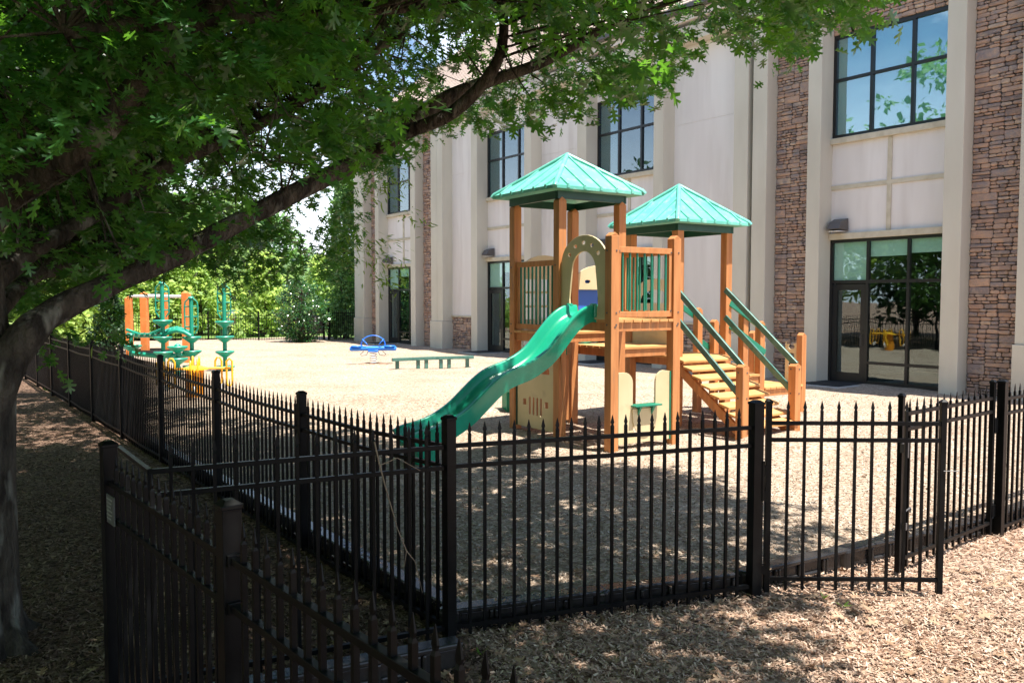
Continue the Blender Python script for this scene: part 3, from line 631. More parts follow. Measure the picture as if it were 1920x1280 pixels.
def deck(x0, x1, y0, y1, z, along='y', n=7, label=None):
    b = MB(); g_ = .012
    for i in range(n):
        if along == 'y':
            a = x0 + (x1 - x0) * i / n; c = x0 + (x1 - x0) * (i + 1) / n; b.box(a + g_ / 2, c - g_ / 2, y0, y1, z - .042, z)
        else:
            a = y0 + (y1 - y0) * i / n; c = y0 + (y1 - y0) * (i + 1) / n; b.box(x0, x1, a + g_ / 2, c - g_ / 2, z - .042, z)
    o = b.obj('deck', DK, ps, bevel=.005)
    b = MB(); i_ = .03
    b.box(x0 + i_, x1 - i_, y0 + i_, y0 + i_ + .045, z - .17, z - .043); b.box(x0 + i_, x1 - i_, y1 - i_ - .045, y1 - i_, z - .17, z - .043)
    b.box(x0 + i_, x0 + i_ + .045, y0 + i_ + .046, y1 - i_ - .046, z - .17, z - .043); b.box(x1 - i_ - .045, x1 - i_, y0 + i_ + .046, y1 - i_ - .046, z - .17, z - .043)
    b.obj('deck_beam', LU, o, bevel=.005); return o
deck(.0, 1.2, -.07, 1.17, 1.90); deck(-.07, 1.2, 1.33, 2.55, 1.68, 'x'); deck(1.28, 2.50, 1.33, 2.55, 1.40, 'x'); deck(2.6, 3.75, 1.28, 2.60, 1.20)
deck(3.84, 4.30, 1.28, 2.58, .98, 'x', 3); deck(4.30, 4.76, 1.26, 2.58, .80, 'x', 3); deck(4.76, 5.86, 1.24, 2.60, .54)
def barrier(p0, p1, zb, zt, n, name='railing', label=None):
    """top and bottom rail between two points with round green bars"""
    p0, p1 = Vector((*p0, 0)), Vector((*p1, 0)); d = (p1 - p0).normalized(); Ln_ = (p1 - p0).length
    up = Vector((0, 0, 1)); b = MB()
    b.bar(p0 + up * (zt - .04), p1 + up * (zt - .04), .06, .085); b.bar(p0 + up * (zb + .045), p1 + up * (zb + .045), .06, .085)
    for q in (p0 + d * .03, p1 - d * .03): b.bar(q + up * (zb + .088), q + up * (zt - .083), .05, .058, d)
    o = b.obj(name, LU, ps, bevel=.005)
    b = MB()
    for i in range(n):
        q = p0 + d * (.11 + (Ln_ - .22) * i / (n - 1)); b.tube([q + up * (zb + .08), q + up * (zt - .08)], .017, 8)
    b.obj('bar', GR, o, smooth=50); return o
barrier((.073, -.01), (1.127, -.01), 1.93, 2.94, 7)
barrier((1.21, .073), (1.21, 1.177), 1.93, 2.94, 7)
barrier((-.01, 1.323), (-.01, 2.427), 1.70, 2.80, 9)
def arc(cx, cz, rx, rz, a0, a1, n=12): return [(cx + rx * math.cos(R(a0 + (a1 - a0) * i / n)), cz + rz * math.sin(R(a0 + (a1 - a0) * i / n))) for i in range(n + 1)]
def slot(cx, cz, w_, h_): 
    r_ = min(w_, h_) / 2; o = []
    if h_ > w_: o = arc(cx, cz + h_ / 2 - r_, r_, r_, 0, 180, 6) + arc(cx, cz - h_ / 2 + r_, r_, r_, 180, 360, 6)
    else: o = arc(cx + w_ / 2 - r_, cz, r_, r_, -90, 90, 6) + arc(cx - w_ / 2 + r_, cz, r_, r_, 90, 270, 6)
    return o
def rect(x0, x1, z0, z1): return [(x0, z0), (x1, z0), (x1, z1), (x0, z1)]
# arch entry panel of the slide (plane x=0, from y .075 to 1.175)
outer = [(.075, 1.90), (1.175, 1.90), (1.175, 2.75)] + arc(.625, 2.72, .55, .42, 0, 180, 16)[1:-1] + [(.075, 2.75)]
hole = [(.30, 1.96), (.95, 1.96), (.97, 2.2)] + arc(.625, 2.60, .29, .30, 0, 180, 14) + [(.28, 2.2)]
slots = []
for a in (35, 62, 90, 118, 145): slots.append(slot(.625 + .42 * math.cos(R(a)), 2.64 + .385 * math.sin(R(a)), .085, .055))
MB().plate(outer, [hole] + slots, .03, MXat(-.03)).obj('arch_panel', TN, ps, bevel=.004, label='tan arched panel at the top of the slide')
# shop-front panel under the front deck
outer = [(.08, .10), (1.12, .10), (1.12, 1.12)] + [(.98, 1.14)] + arc(.98, .98, .16, .16, 90, 180, 6)[1:] + [(.82, .62), (.38, .62), (.38, .98)] + arc(.22, .98, .16, .16, 0, 90, 6)[1:] + [(.08, 1.14)]
MB().plate(outer, [slot(.6, .30, .42, .14)], .03, MYat(-.03)).obj('counter_panel', TN, ps, bevel=.004, label='tan panel with a counter cut-out')
b = MB(); b.box(.34, .86, -.14, .06, .635, .66); b.obj('counter_shelf', GR, ps, bevel=.006)
b = MB()
for x in (.47, .73): b.add([(x - .02, -.115, .634), (x + .02, -.115, .634), (x + .02, -.032, .634), (x - .02, -.032, .634), (x - .012, -.045, .50), (x + .012, -.045, .50), (x + .012, -.032, .50), (x - .012, -.032, .50)], [(0, 1, 2, 3), (4, 5, 6, 7), (0, 1, 5, 4), (1, 2, 6, 5), (2, 3, 7, 6), (3, 0, 4, 7)])
b.obj('shelf_bracket', GR, ps)
MB().plate([(.36, .60), (.84, .60)] + arc(.6, .5, .235, .30, 0, -180, 12), [], .015, MYat(-.048)).obj('counter_apron', TN, ps)
for x in (.078, 1.098): MB().box(x, x + .025, -.04, -.002, .1, 1.12).obj('green_edge', GR, ps)
# toy vehicle fronts: lower left tower and back of the second tower
def vehicle_panel(M_, y0, y1, z0, label):
    w_ = y1 - y0; c = (y0 + y1) / 2
    o = [(y0, z0), (y1, z0), (y1, z0 + 1.12)] + arc(c, z0 + 1.10, w_ / 2, .26, 0, 180, 12)[1:-1] + [(y0, z0 + 1.12)]
    hs = [arc(c, z0 + .93, w_ * .38, .22, 12, 168, 8)] + [slot(c + (i - 1.5) * .105, z0 + .36, .058, .30) for i in range(4)] + [rect(c - .36, c - .26, z0 + .36, z0 + .46), rect(c + .26, c + .36, z0 + .36, z0 + .46)]
    hs[0] = [(c - w_ * .38, z0 + .90), (c + w_ * .38, z0 + .90)] + arc(c, z0 + .95, w_ * .38, .20, 5, 175, 8)
    q = MB().plate(o, hs, .016, M_).obj('vehicle_front_panel', TN, ps, bevel=.004, label=label)
    return q
vehicle_panel(MXat(-.03), 1.36, 2.39, .10, 'tan lower panel with slots like the front of a toy truck')
vehicle_panel(MYat(2.50), 2.66, 3.68, 1.22, 'tan back panel of the far tower with slots')
MB().box(.09, 1.10, 2.47, 2.50, .08, 1.22).obj('back_board', LU, ps, bevel=.005)
for y in (1.325, 2.40): MB().box(-.04, .03, y, y + .028, .1, 1.25).obj('green_edge', M['dkgreen'], ps)
b = MB(); b.tube([(-.06, 1.93, 1.03), (-.03, 1.93, 1.03)], .05, 12); b.obj('panel_knob', TN, ps)
# grid window panel of the first tower, seen through the bars
o_ = rect(.08, 1.12, 1.7, 2.62)[:3] + arc(.6, 2.60, .52, .34, 0, 180, 12) + [(.08, 2.60)]
hs = [rect(.2 + .27 * i, .41 + .27 * i, z, z + .20) for i in range(3) for z in (1.85, 2.09, 2.33)]
MB().plate(o_, hs, .03, MYat(2.49)).obj('window_panel', TN, ps, bevel=.003)
MB().box(1.30, 1.80, 2.55, 2.58, 2.0, 2.62).obj('blue_panel', M['bluepanel'], ps, bevel=.005)
MB().box(.70, 1.10, 2.56, 2.585, 1.75, 2.7).obj('blue_panel', M['bluepanel'], ps, bevel=.005)
MB().plate([(1.28, 2.36), (2.45, 2.36), (2.45, 2.6)] + arc(1.86, 2.58, .58, .22, 0, 180, 10)[1:-1] + [(1.28, 2.6)], [slot(1.5 + .3 * i, 2.5, .12, .06) for i in range(3)], .03, MYat(2.46)).obj('arch_panel', TN, ps, bevel=.003)
MB().box(2.53, 2.56, 1.42, 2.44, 1.25, 1.9).obj('side_panel', TN, ps, bevel=.004)
# roofs
def roof(cx, cy, h, ze, za, label):
    b = MB(); T_ = .055
    cs = [(-h, -h), (h, -h), (h, h), (-h, h)]
    b.add([(cx + x, cy + y, ze) for x, y in cs] + [(cx + x, cy + y, ze + T_) for x, y in cs] + [(cx, cy, za), (cx, cy, za - .1)],
          [(0, 1, 5, 4), (1, 2, 6, 5), (2, 3, 7, 6), (3, 0, 4, 7), (4, 5, 8), (5, 6, 8), (6, 7, 8), (7, 4, 8), (1, 0, 9), (2, 1, 9), (3, 2, 9), (0, 3, 9)])
    o = b.obj('roof', M['roofgreen'], ps, bevel=.004, label=label, recalc=True)
    b = MB()
    for kx in range(4):
        ca, sa = math.cos(kx * math.pi / 2), math.sin(kx * math.pi / 2)
        Rt = Matrix.Translation((cx, cy, 0)) @ Matrix.Rotation(kx * math.pi / 2, 4, 'Z')
        for i in range(-2, 3):
            s = i * h * .36; t_ = 1 - abs(s) / h; up_ = .022
            p0 = Vector((s, -h - .004, ze + T_ + .006)); p1 = Vector((s, -h + t_ * h * .97, ze + T_ + (za - ze - T_) * t_ * .97 + .006))
            n_ = Vector((0, -(za - ze), h)).normalized()
            b.bar(Rt @ p0, Rt @ p1, .035, .038, (Rt.to_3x3() @ n_))
            b.box(-.026 + s, .026 + s, -h - .010, -h + .01, ze + .012, ze + T_ + .012, Rt)
    b.obj('roof_rib', M['roofgreen'], o, bevel=.006)
    b = MB()
    for x, y in cs: b.tube([(cx + x * 1.01, cy + y * 1.01, ze + T_ * .4), (cx + x * .98, cy + y * .98, ze + T_ + .008), (cx, cy, za + .015)], [.038, .042, .036], 8)
    b.obj('roof_hip', M['roofgreen'], o, smooth=50)
    b = MB(); i_ = h - .20
    for kx in range(4):
        Rt = Matrix.Translation((cx, cy, 0)) @ Matrix.Rotation(kx * math.pi / 2, 4, 'Z'); b.box(-i_ + .002, i_ - .002 - .05, -i_ - .002, -i_ + .04, ze - .125, ze - .002, Rt)
    b.obj('roof_frame', M['dkgreen'], o, bevel=.004)
roof(.6, 1.875, .885, 3.855, 4.535, 'pale green pyramid roof over the nearer tower')
roof(3.17, 1.93, .885, 3.49, 4.23, 'pale green pyramid roof over the farther tower')
# slide
prof = [(.06, 2.11), (-.10, 2.115), (-.26, 2.06), (-.40, 1.97), (-.55, 1.83), (-.70, 1.67), (-.85, 1.52), (-1.0, 1.42), (-1.2, 1.325), (-1.42, 1.26), (-1.6, 1.19), (-1.78, 1.07), (-1.95, .93), (-2.12, .79), (-2.28, .69), (-2.45, .61), (-2.65, .555), (-2.85, .52), (-2.98, .47)]
def slide_mesh(prof, cy, w_, depth, name, m, swap=None, parent=ps):
    # smooth the profile
    P_ = []
    for i in range(len(prof) - 1):
        p0 = prof[max(i - 1, 0)]; p1 = prof[i]; p2 = prof[i + 1]; p3 = prof[min(i + 2, len(prof) - 1)]
        for t_ in (0, .34, .67):
            P_.append(tuple(.5 * (2 * p1[k] + (p2[k] - p0[k]) * t_ + (2 * p0[k] - 5 * p1[k] + 4 * p2[k] - p3[k]) * t_ ** 2 + (3 * p1[k] - p0[k] - 3 * p2[k] + p3[k]) * t_ ** 3) for k in (0, 1)))
    P_.append(prof[-1])
    h = w_ / 2
    sec = [(-h + .02, -depth), (-h - .005, -.06), (-h - .02, -.035), (-h - .018, -.012), (-h + .005, .0), (-h + .04, -.004), (-h + .062, -.03), (-h + .075, -.10), (-h + .11, -.155), (-h + .17, -.178), (0, -.188),
           (h - .17, -.178), (h - .11, -.155), (h - .075, -.10), (h - .062, -.03), (h - .04, -.004), (h - .005, 0), (h + .018, -.012), (h + .02, -.035), (h + .005, -.06), (h - .02, -depth), (h - .05, -depth + .02), (0, -.21), (-h + .05, -depth + .02)]
    vs = []; fs = []; n = len(sec)
    for i, (u_, z_) in enumerate(P_):
        a = P_[max(i - 1, 0)]; c = P_[min(i + 1, len(P_) - 1)]; d_ = Vector((c[0] - a[0], c[1] - a[1])).normalized(); nx, nz = -d_.y, d_.x
        if nz < 0: nx, nz = -nx, -nz
        for v_, q in sec:
            x_, y_, zz = u_ + nx * q * .8, cy + v_, z_ + nz * q
            vs.append((x_, y_, zz) if not swap else swap(x_, y_, zz))
    for i in range(len(P_) - 1):
        for k in range(n): fs.append((i * n + k, i * n + (k + 1) % n, (i + 1) * n + (k + 1) % n, (i + 1) * n + k))
    L_ = (len(P_) - 1) * n; fs.append(tuple(range(n))); fs.append(tuple(L_ + k for k in range(n - 1, -1, -1)))
    return MB().add(vs, fs).obj(name, m, parent, smooth=40)
sl = slide_mesh(prof, .64, .60, .26, 'slide', M['slide']); sl['label'] = 'glossy green wavy slide reaching down to the left'
b = MB(); b.box(-2.85, -2.55, .44, .84, -.1, .28); b.box(-2.9, -2.5, .42, .86, -.1, -.02); b.obj('slide_foot', M['slide'], sl, bevel=.02)
b = MB(); b.box(-.075, -.02, .30, .42, 1.93, 2.13); b.box(-.075, -.02, .88, .99, 1.93, 2.13); b.obj('slide_lip', M['slide'], sl, bevel=.015)
prof2 = [(2.58, 1.62), (2.8, 1.58), (3.1, 1.38), (3.4, 1.12), (3.7, .88), (4.0, .70), (4.3, .60), (4.7, .56)]
s2 = slide_mesh([(p, q) for p, q in prof2], 1.55, .55, .2, 'slide', M['slide'], swap=lambda x, y, z: (y - (x - 2.58) * .14, x, z)); s2['label'] = 'second green slide going down behind the towers'
b = MB(); b.box(1.08, 1.28, 4.45, 4.65, -.1, .40); b.obj('slide_foot', M['slide'], s2, bevel=.02)
# stairs
def lerp(a, b_, t_): return a + (b_ - a) * t_
n = 8; top = Vector((0, 1.28, 1.16)); bot = Vector((0, -.32, .06))
b = MB(); 
for x0_, x1_ in ((2.50, 2.55), (3.58, 3.63)): b.bar((lerp(x0_, x1_, .5), 1.30, 1.06), (lerp(x0_, x1_, .5) - .02, -.30, -.02), .055, .15)
st = b.obj('stair_stringer', LU, ps, bevel=.006)
for i in range(n):
    t_ = (i + .15) / n; y_ = lerp(1.28, -.34, t_); z_ = lerp(1.19, .10, t_)
    b = MB(); b.add([(2.46, y_ + .02, z_ + .03), (3.68, y_ + .02, z_ + .03), (3.68, y_ - .20, z_ - .02), (2.46, y_ - .20, z_ - .02), (2.46, y_ + .02, z_ - .01), (3.68, y_ + .02, z_ - .01), (3.68, y_ - .20, z_ - .065), (2.46, y_ - .20, z_ - .065)], [(0, 1, 2, 3), (4, 5, 6, 7), (0, 1, 5, 4), (1, 2, 6, 5), (2, 3, 7, 6), (3, 0, 4, 7)])
    b.obj('stair_tread', DK, ps, bevel=.008)
GG = M['greengrey']
for x_, xs in ((2.57 - .09, 2.42 + .0), (3.77 - .09, 3.67 - .0)):
    for za, zb in ((2.36, 1.12), (1.87, .62)):
        MB().bar((x_ + .0, 1.26, za), (xs, -.30, zb), .045, .10).obj('handrail', GG, ps, bevel=.008)
for y_ in (1.25, 2.61):
    for za, zb in ((2.12, 1.62), (1.72, 1.2)): MB().bar((3.80, y_, za), (4.74, y_, zb), .045, .11).obj('handrail', GR, ps, bevel=.008)
# ladder plates with hand holes
for y0_, y1_ in ((1.40, 1.68), (2.20, 2.46)):
    c = (y0_ + y1_) / 2
    MB().plate(rect(y0_, y1_, .56, 1.30)[:3] + arc(c, 1.30, (y1_ - y0_) / 2, .12, 0, 180, 8) + [(y0_, 1.30)], [slot(c, z, .16, .09) for z in (.75, .92, 1.09, 1.26)], .03, MXat(5.86)).obj('climbing_plate', TN, ps, bevel=.004)
# bolts on the posts and rails
b = MB()
for y_ in (2.02, 2.88): 
    for x_ in (.1, 1.1): b.tube([(x_, -.046, y_), (x_, -.038, y_)], .012, 8)
for x_, y_, z in [(1.2, -.075, 1.8), (0, -.075, 1.8), (2.5, -.3, .9), (0, 1.17, 2.1)]: b.tube([(x_, y_ - .004, z), (x_, y_ + .004, z)], .014, 8)
for x_, y_, zs in [(0, 0, (1.83, 2.0, 2.88)), (1.2, 0, (1.83, 2.0, 2.88)), (0, 1.25, (1.62, 1.78, 2.72)), (0, 2.5, (1.62, 1.78, 2.72)), (2.42, -.27, (.65, 1.05)), (3.67, -.27, (.65, 1.05))]:
    for z in zs:
        b.tube([(x_ + .02, y_ - .080, z), (x_ + .02, y_ - .070, z)], .013, 8); b.tube([(x_ - .080, y_ + .02, z), (x_ - .070, y_ + .02, z)], .013, 8)
b.obj('bolt', M['gutter'], ps)
MB().bar((-.02, 1.20, 1.6), (-.10, .98, .02), .02, .03).obj('brace', LU, ps)

# ------------------------------------------------------------------ spring rocker
q = G(700, 683); rk = thing('spring_rocker', q, R(8), 'blue two-seat spring rocker with a looped handle, left of the balance beam', 'spring rocker')
b = MB(); pts = []
for i in range(90): a = i / 90 * 2 * math.pi * 5; pts.append((.11 * math.cos(a), .11 * math.sin(a), .02 + .50 * i / 90))
b.tube(pts, .016, 6); b.obj('spring', M['white'], rk, smooth=60)
b = MB(); b.tube([(-.74, 0, .66), (-.70, 0, .66), (-.3, 0, .675), (.3, 0, .675), (.70, 0, .66), (.74, 0, .66)], [.06, .095, .10, .10, .095, .06], 12); b.box(-.16, .16, -.14, .14, .53, .62); b.obj('body', M['blue'], rk, smooth=50, bevel=.01)
for s in (-1, 1): b = MB(); b.lathe([(.02, 0), (.16, .0), (.19, .02), (.17, .045), (.02, .04)], (s * .52, 0, .745), 14); b.obj('seat', M['blue'], rk, smooth=50)
b = MB(); b.tube([(-.30, 0, .74)] + [(.38 * math.cos(R(a)), 0, .82 + .40 * math.sin(R(a))) for a in range(180, -1, -15)] + [(.30, 0, .74)], .018, 8)
for s in (-1, 1): b.tube([(s * (.26 + .08 * math.cos(R(a))), .12 * math.sin(R(a)), .95 + .12 * math.cos(R(a))) for a in range(0, 361, 30)], .013, 6)
b.obj('handle', M['blue'], rk, smooth=60)
for s in (-1, 1):
    b = MB(); b.tube([(s * .16, -.1, .56), (s * .20, -.15, .42), (s * .36, -.15, .38), (s * .40, -.12, .44), (s * .30, -.05, .56)], .014, 6); b.obj('footrest', M['gutter'], rk)
b = MB(); b.lathe([(.55, -.03), (.5, .02), (.3, .055), (.12, .03), (.02, .02)], (q.x, q.y, q.z), 20); b.obj('mulch_mound', M['soil'], kind='structure')
rk.scale = (1.05, 1, .80)
b = MB()
for (lx0, ly0, rad) in ((-3.35, .64, .55), (3.0, -.75, .6), (1.1, 5.1, .45)):
    c_ = ps.matrix_basis @ Vector((lx0, ly0, 0)); z0_ = float(gz(np.array([c_.x]), np.array([c_.y]))[0])
    b.lathe([(rad * 1.5, z0_ - .04), (rad * 1.25, z0_ + .035), (rad, z0_ + .055), (rad * .75, z0_ + .03), (rad * .3, z0_ + .006), (.02, z0_ + .004)], (c_.x, c_.y, 0), 28)
b.obj('kicked_out_mulch', M['mulch'], kind='structure', smooth=80)
# balance beam
q = G(735, 693); q2 = G(888, 688); dd = q2 - q
bb = thing('balance_beam', q, math.atan2(dd.y, dd.x), 'low green balance beam on short legs in front of the building', 'balance beam'); Lb = dd.xy.length
b = MB(); b.add([(0, -.07, .26), (Lb * .5, .02, .27), (Lb, -.05, .27), (Lb, .09, .27), (Lb * .5, .16, .27), (0, .07, .26)] + [(0, -.07, .36), (Lb * .5, .02, .37), (Lb, -.05, .37), (Lb, .09, .37), (Lb * .5, .16, .37), (0, .07, .36)], [(0, 1, 2, 3, 4, 5), (6, 7, 8, 9, 10, 11)] + [(i, (i + 1) % 6, 6 + (i + 1) % 6, 6 + i) for i in range(6)]); b.obj('beam', M['greengrey'], bb, bevel=.01)
for f_ in (.07, .32, .42, .60, .70, .93): MB().box(Lb * f_ - .055, Lb * f_ + .055, .0 + .04, .11 + .02, -.15, .262).obj('leg', M['greengrey'], bb, bevel=.005)
# yellow spinner
q = G(367, 745); ysp = thing('yellow_spinner', q, R(20), 'yellow four-seat spinner with looped handles, behind the long left fence', 'spinner')
b = MB(); b.tube([(0, 0, -.1), (0, 0, .62)], .19, 20); b.obj('drum', M['drum'], ysp, smooth=40)
b = MB(); b.lathe([(.02, .72), (.12, .71), (.27, .66), (.28, .63), (.02, .62)], n=24); b.obj('cap', M['yellow'], ysp, smooth=40)
for k_ in range(4):
    a = k_ * math.pi / 2; Rt = Matrix.Rotation(a, 4, 'Z'); tp = lambda pp: [Rt @ Vector(p) for p in pp]
    b = MB(); b.tube(tp([(.2, 0, .65), (.74, 0, .64)]), .028, 8); b.obj('arm', M['yellow'], ysp, smooth=50)
    b = MB()
    b.tube(tp([(.42, .06 + 0 * s, .66) if s == 0 else (.42 + .0, .06, .66) for s in (0,)] + [(.42, .06, .8), (.46, .06, .88), (.52, .06, .88), (.56, .06, .8), (.56, .06, .3), (.52, .06, .24), (.46, .06, .24), (.42, .06, .3), (.42, .06, .6)]), .022, 8)
    b.tube(tp([(.66, -.08, .66), (.66, -.08, .80), (.72, -.08, .86), (.78, -.08, .80), (.78, -.08, .30), (.72, -.08, .22), (.66, -.08, .30), (.66, -.08, .62)]), .022, 8)
    b.obj('handle', M['yellow'], ysp, smooth=50)
    b = MB(); b.tube(tp([(.6, -.03, .24), (.6, .03, .24)]), .07, 10); b.obj('foot_wheel', M['white'], ysp, smooth=50)
# climbing frame on the left
TE = M['teal']
cf = thing('climbing_frame', (-10.4, 25.2, 0), 0, 'climbing frame of tall orange posts with a silver bar, green pod steps and green bridges', 'climbing frame')
def loc(p): return Vector((p.x + 10.4, p.y - 25.2, p.z))
def opost(x, ytop, Y, w_):
    t_ = loc(A(x, ytop, Y)); b = MB(); b.box(t_.x - w_, t_.x + w_, t_.y - w_, t_.y + w_, -.2, t_.z - .08)
    b.add([(t_.x - w_, t_.y - w_, t_.z - .0799), (t_.x + w_, t_.y - w_, t_.z - .0799), (t_.x + w_, t_.y + w_, t_.z - .0799), (t_.x - w_, t_.y + w_, t_.z - .0799), (t_.x, t_.y, t_.z)], [(0, 1, 4), (1, 2, 4), (2, 3, 4), (3, 0, 4)])
    b.obj('post', M['orange'], cf, bevel=.01)
opost(241, 555, 28.3, .10); opost(270, 547, 33.5, .13); opost(311, 547, 33.5, .055); opost(347, 545, 28.5, .10); opost(355.5, 548, 30.5, .04)
b = MB(); b.tube([loc(A(243, 555, 28.3)), loc(A(350, 556, 28.5))], .05, 8); b.tube([loc(A(270, 554, 33.5)), loc(A(312, 554, 33.5))], .05, 8); b.obj('overhead_bar', M['white'], cf, smooth=50)
def pods(th, x, Y, ys, lc, ytop, rings=True, r=.27):
    c = lc(A(x, 560, Y)); zt = A(x, ytop, Y).z
    b = MB(); b.tube([(c.x, c.y, -.2), (c.x, c.y, zt - .05)], .062, 10); b.lathe([(.062, 0), (.09, .02), (.07, .06), (.02, .075)], (c.x, c.y, zt - .06), 12); b.obj('pole', TE, th, smooth=50)
    for y_ in ys:
        z = A(x, y_, Y).z; b = MB(); b.lathe([(.08, -.17), (.13, -.13), (r, -.03), (r + .015, 0), (r, .02), (.08, .028)], (c.x, c.y, z), 18); b.obj('pod_step', TE, th, smooth=35)
    if rings:
        zb = A(x, ys[0] - 4, Y).z
        b = MB()
        for s in (-1, 1):
            b.tube([(c.x + s * .07, c.y, zt - .06), (c.x + s * .18, c.y, zt - .16), (c.x + s * .20, c.y, zt - .3), (c.x + s * .20, c.y, zb + .2), (c.x + s * .10, c.y, zb + .04)], .022, 6)
            for kz in range(3):
                zz = lerp(zb + .25, zt - .3, kz / 2); b.tube([(c.x, c.y, zz), (c.x + s * .20, c.y, zz)], .022, 6)
        b.obj('climbing_ring', TE, th, smooth=50)
pods(cf, 304, 24.6, (601, 632, 660), loc, 528)
pods(cf, 358, 25.0, (632, 658, 686), loc, 556)
pods(cf, 331, 23.6, (650, 672), loc, 645, False)
pods(cf, 244, 25.5, (648,), loc, 625, False, .3)
b = MB()
for za, zb, zc in ((618, 630, 617), (628, 633, 628)):
    b.tube([loc(A(238, za, 26.2)), loc(A(262, zb - 3, 26)), loc(A(280, zb - 3, 25.6)), loc(A(304, zc, 25))], .05, 8)
for f_ in np.linspace(0, 1, 7): b.tube([loc(A(240 + 62 * f_, 629, 26)), loc(A(240 + 62 * f_, 625, 24.4))], .035, 6)
b.obj('curved_bridge', TE, cf, smooth=50)
b = MB()
for Y_, dy in ((24.6, 0), (25.6, -4)):
    b.tube([loc(A(304, 629 + dy, Y_)), loc(A(318, 622 + dy, Y_)), loc(A(332, 619 + dy, Y_)), loc(A(346, 623 + dy, Y_)), loc(A(358, 630 + dy, Y_))], .065, 8)
for f_ in np.linspace(.1, .9, 6): b.tube([loc(A(304 + 54 * f_, 627 - 8 * math.sin(math.pi * f_), 24.6)), loc(A(304 + 54 * f_, 623 - 8 * math.sin(math.pi * f_), 25.6))], .05, 6)
b.obj('arched_bridge', TE, cf, smooth=50)
b = MB(); b.tube([loc(A(246, 662, 25)), loc(A(300, 668, 24.6)), loc(A(356, 664, 25))], .07, 8); b.obj('low_beam', TE, cf, smooth=50)
b = MB(); c = loc(G(283, 662)); b.lathe([(.75, -.05), (.85, .02), (.82, .16), (.70, .16), (.68, .02)], (c.x, c.y, 0), 24); b.obj('ground_ring', M['timber'], cf, smooth=40)
q = G(420, 695); pc = thing('pod_climber', q, 0, 'green pole with dish-shaped steps, to the right of the orange-post climbing frame', 'climbing pole')
lc2 = lambda p: Vector((p.x - q.x, p.y - q.y, p.z)); pods(pc, 420, q.y, (603, 631, 659, 687), lc2, 532)

# ------------------------------------------------------------------ far things
q = Vector((-16.6, 51, -.05)); cb = thing('utility_shed', q, R(6), 'green metal enclosure with a pale sign beyond the far fence', 'shed')
b = MB(); b.box(-1.4, .5, 0, 1.6, 0, 1.55); b.box(.5, 2.2, .05, 1.5, 0, 1.15)
for i in range(14): b.box(-1.38 + i * .135, -1.33 + i * .135, -.03, .0, .05, 1.5)
b.obj('wall', mat('enclosure_green', (.10, .22, .16), .6), cb, bevel=.01)
MB().box(.45, 2.35, -.2, 1.7, 1.16, 1.30).obj('roof', M['gutter'], cb); MB().box(.45, 2.35, -.3, -.2, 1.22, 1.40).obj('roof_edge', M['white'], cb)
b = MB(); b.box(-.95, -.25, -.06, -.035, .55, 1.45); b.obj('notice', M['white'], cb); MB().box(-.75, -.45, -.07, -.061, .75, 1.15).obj('notice_picture', mat('brown_print', (.25, .14, .1), .6), cb)
def car(p, rz, col, label):
    c = thing('parked_car', p, rz, label, 'car', 'cars parked beyond the far fence')
    b = MB(); sec = [(-2.1, .35), (-2.15, .6), (-2.05, .82), (-1.2, .95), (1.15, .95), (2.0, .84), (2.15, .6), (2.1, .32)]
    vs = [(x, s, z) for s in (-.85, .85) for x, z in sec]; n_ = len(sec); b.add(vs, [tuple(range(n_)), tuple(range(2 * n_ - 1, n_ - 1, -1))] + [(i, (i + 1) % n_, n_ + (i + 1) % n_, n_ + i) for i in range(n_)]); b.obj('body', col, c, bevel=.05)
    sec = [(-1.15, .93), (-.75, 1.40), (.45, 1.43), (1.1, .94)]; vs = [(x, s * (1 if z < 1 else .82), z) for s in (-.78, .78) for x, z in sec]
    MB().add(vs, [(0, 1, 2, 3), (7, 6, 5, 4)] + [(i, (i + 1) % 4, 4 + (i + 1) % 4, 4 + i) for i in range(4)]).obj('window', mat('car_glass', (.02, .025, .03), .1), c, bevel=.02)
    MB().box(-.72, .42, -.62, .62, 1.42, 1.47).obj('roof', col, c, bevel=.02)
    for x in (-1.35, 1.35):
        for s in (-1, 1): MB().tube([(x, s * .70, .32), (x, s * .88, .32)], .32, 16).obj('wheel', M['rubber'], c, smooth=40)
car(Vector((-22.2, 68, -.05)), R(4), mat('red_car_paint', (.45, .06, .05), .25), 'red car parked far off between the shed and the pale green tree')
car(Vector((-16.2, 71, -.05)), R(2), mat('white_car_paint', (.75, .75, .75), .25), 'white car parked far off behind the glossy bush')

